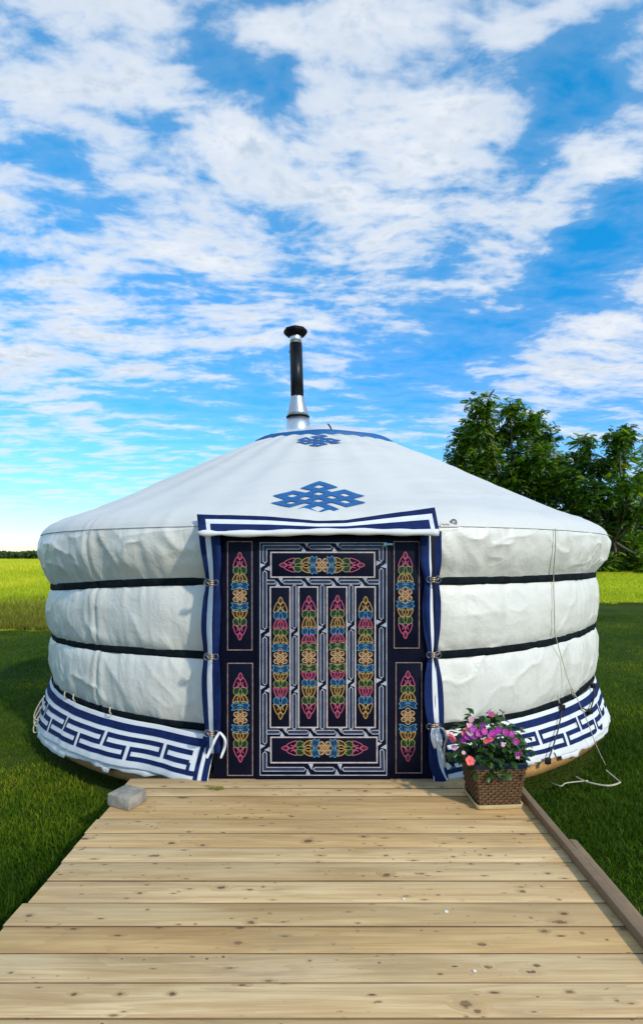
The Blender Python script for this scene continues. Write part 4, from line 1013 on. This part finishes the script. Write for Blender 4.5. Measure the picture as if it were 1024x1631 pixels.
# ================================================================== TREES
def leaf_cluster():                                   # a drooping pinnate spray, length 1 along +x
    V = []; Fc = []
    def lf(p0, d, ln, w):
        d = d / np.linalg.norm(d); s_ = np.cross(d, (0, 0, 1.)); s_ = s_ / (np.linalg.norm(s_) + 1e-9); b = len(V)
        V.extend([p0, p0 + d * ln * .5 + s_ * w, p0 + d * ln + np.array((0, 0, -.10 * ln)), p0 + d * ln * .5 - s_ * w]); Fc.append((b, b + 1, b + 2, b + 3))
    for k_ in range(6):
        t = .18 + .15 * k_; p0 = np.array((t, 0, -.35 * t * t))
        for sg in (-1, 1): lf(p0, np.array((.55, sg * .85, -.30)), .40 - .02 * k_, .105)
    lf(np.array((.98, 0, -.34)), np.array((1., 0, -.7)), .38, .10)
    return np.array(V), np.array(Fc)
LCV, LCF = leaf_cluster()
def tree(name, label, depth, base_px, clumps, dens, seed, size=.37):
    r = np.random.default_rng(seed); bx0 = (base_px - VX) / F * depth; bz = float(gz(bx0, depth))
    t = thing(name, label, 'tree', (bx0, depth, bz))
    cl = []
    for px, py, rp_ in clumps:
        d = depth + r.uniform(-1.6, 1.6); c = np.array(P(px, py, d)); cl.append((c, rp_ * .96 / F * depth))
    ztop = max(c[2] for c, _ in cl); mb = MB()
    fork = np.array((bx0, depth, bz + (ztop - bz) * .22))
    mb.tube([(bx0, depth, bz - .2), (bx0 + .03, depth, bz + .6), tuple(fork)], [.24, .19, .16], 10)
    for c, rc in cl:
        mid = (fork + c) / 2 + np.array((r.uniform(-.3, .3), r.uniform(-.3, .3), -.12 * np.linalg.norm(c - fork)))
        pts = spline([fork, mid, c, c + np.array((r.uniform(-.3, .3), 0, rc * .6))], 5); mb.tube(pts, list(np.linspace(.10, .015, len(pts))), 6)
        for _ in range(5):
            dv = r.normal(size=3); dv /= np.linalg.norm(dv); dv[2] = abs(dv[2]) * .8
            mb.tube([tuple(c), tuple(c + dv * rc * .5), tuple(c + dv * rc * .9 + np.array((0, 0, .1)))], [.03, .018, .006], 5)
    mb.build('trunk', M['bark'], t)
    Vs = []; Ts = []
    for c, rc in cl:
        n_ = int(dens * 2.7 * (rc / 1.5) ** 2.2) + 20
        d = r.normal(size=(n_, 3)); d /= np.linalg.norm(d, axis=1)[:, None]; rad = rc * (r.random(n_) ** .45)
        rad *= 1 + .8 * np.array([float(fbm(np.array(q[0] * 2.2 + seed), np.array(q[2] * 2.2 + q[1] * 1.7), 2)) for q in d])
        pp = c + d * rad[:, None] * np.array((1, 1, .9))
        az = np.arctan2(d[:, 1], d[:, 0]) + r.normal(size=n_) * .9; el = .35 * d[:, 2] + r.normal(size=n_) * .35; ro = r.normal(size=n_) * .5
        sc = size * (.6 + .7 * r.random(n_)); tn = .34 + .16 * r.normal() + .30 * r.normal(size=n_)
        for i in range(n_):
            ca, sa, ce, se, cr_, sr = math.cos(az[i]), math.sin(az[i]), math.cos(el[i]), math.sin(el[i]), math.cos(ro[i]), math.sin(ro[i])
            X = np.array((ca * ce, sa * ce, se)); Y = np.array((-sa, ca, 0)); Z = np.cross(X, Y); Y2 = Y * cr_ + Z * sr; Z2 = np.cross(X, Y2)
            Vs.append(pp[i] + sc[i] * (LCV @ np.stack([X, Y2, Z2]) - X * .4)); Ts.append(np.full(len(LCV), tn[i]) + r.normal(size=len(LCV)) * .05)
    n_ = len(Vs); Fc = (np.arange(n_)[:, None, None] * len(LCV) + LCF[None]).reshape(-1, 4)
    cro = fast_mesh('crown', np.concatenate(Vs), Fc, M['leaf'], np.clip(np.concatenate(Ts), 0, 1), t)
    return t
tree('leafy_tree', 'tall broadleaf tree with ragged upright top leaves behind the roof slope', 33.0, 820,
     [(768, 648, 22), (762, 680, 26), (738, 700, 24), (730, 728, 20), (812, 652, 18), (806, 690, 30), (772, 725, 36), (845, 672, 24), (862, 700, 26), (850, 735, 38), (810, 760, 44), (745, 755, 30), (870, 770, 36), (790, 800, 40), (850, 815, 44), (885, 735, 20), (820, 850, 40), (885, 850, 36)], 330, 3)
tree('leafy_tree', 'lower spreading broadleaf tree with thin drooping side sprays and dark base', 31.0, 975,
     [(930, 705, 18), (925, 735, 26), (905, 765, 30), (955, 745, 22), (985, 700, 22), (996, 690, 16), (980, 735, 26), (950, 785, 34), (1000, 775, 26), (915, 805, 34), (975, 825, 38), (1012, 815, 26), (930, 850, 38), (1000, 870, 34), (960, 880, 36), (1030, 760, 24), (965, 898, 24), (1012, 896, 26), (925, 893, 22), (1045, 890, 26)], 330, 5)
tree('dense_tree', 'dense dark tree at the field edge behind the spreading tree', 37.0, 1075,
     [(1060, 720, 40), (1100, 760, 50), (1050, 800, 46), (1110, 830, 50), (1060, 870, 44), (1020, 850, 34), (1150, 790, 50), (990, 880, 26), (940, 885, 26)], 300, 9)
# far tree line on the horizon (one mass)
n_ = 60000; x = rng.uniform(-190, 40, n_); hh = 1.2 + 1.6 * np.clip(fbm(x * .10, x * 0 + 3, 4) + .35, 0, 1.4) + 1.2 * sstep(-78, -66, x)
y = 150 + rng.normal(size=n_) * 2.; z = 1.36 + rng.random(n_) * hh
s_ = .35 + .35 * rng.random(n_); d1 = rng.normal(size=(n_, 3)); d2 = rng.normal(size=(n_, 3)); d1 /= np.linalg.norm(d1, axis=1)[:, None]; d2 /= np.linalg.norm(d2, axis=1)[:, None]
c = np.stack([x, y, z], 1); V = np.stack([c - d1 * s_[:, None], c + d2 * s_[:, None], c + d1 * s_[:, None]], 1)
o = fast_mesh('far_woodland', V.reshape(-1, 3), np.arange(n_ * 3).reshape(-1, 3), M['far'], np.repeat(np.clip(.1 + .25 * (z - 1.4) + rng.normal(size=n_) * .2, 0, 1), 3))
tag(o, 'distant low line of woodland along the horizon', 'woodland', kind='stuff')
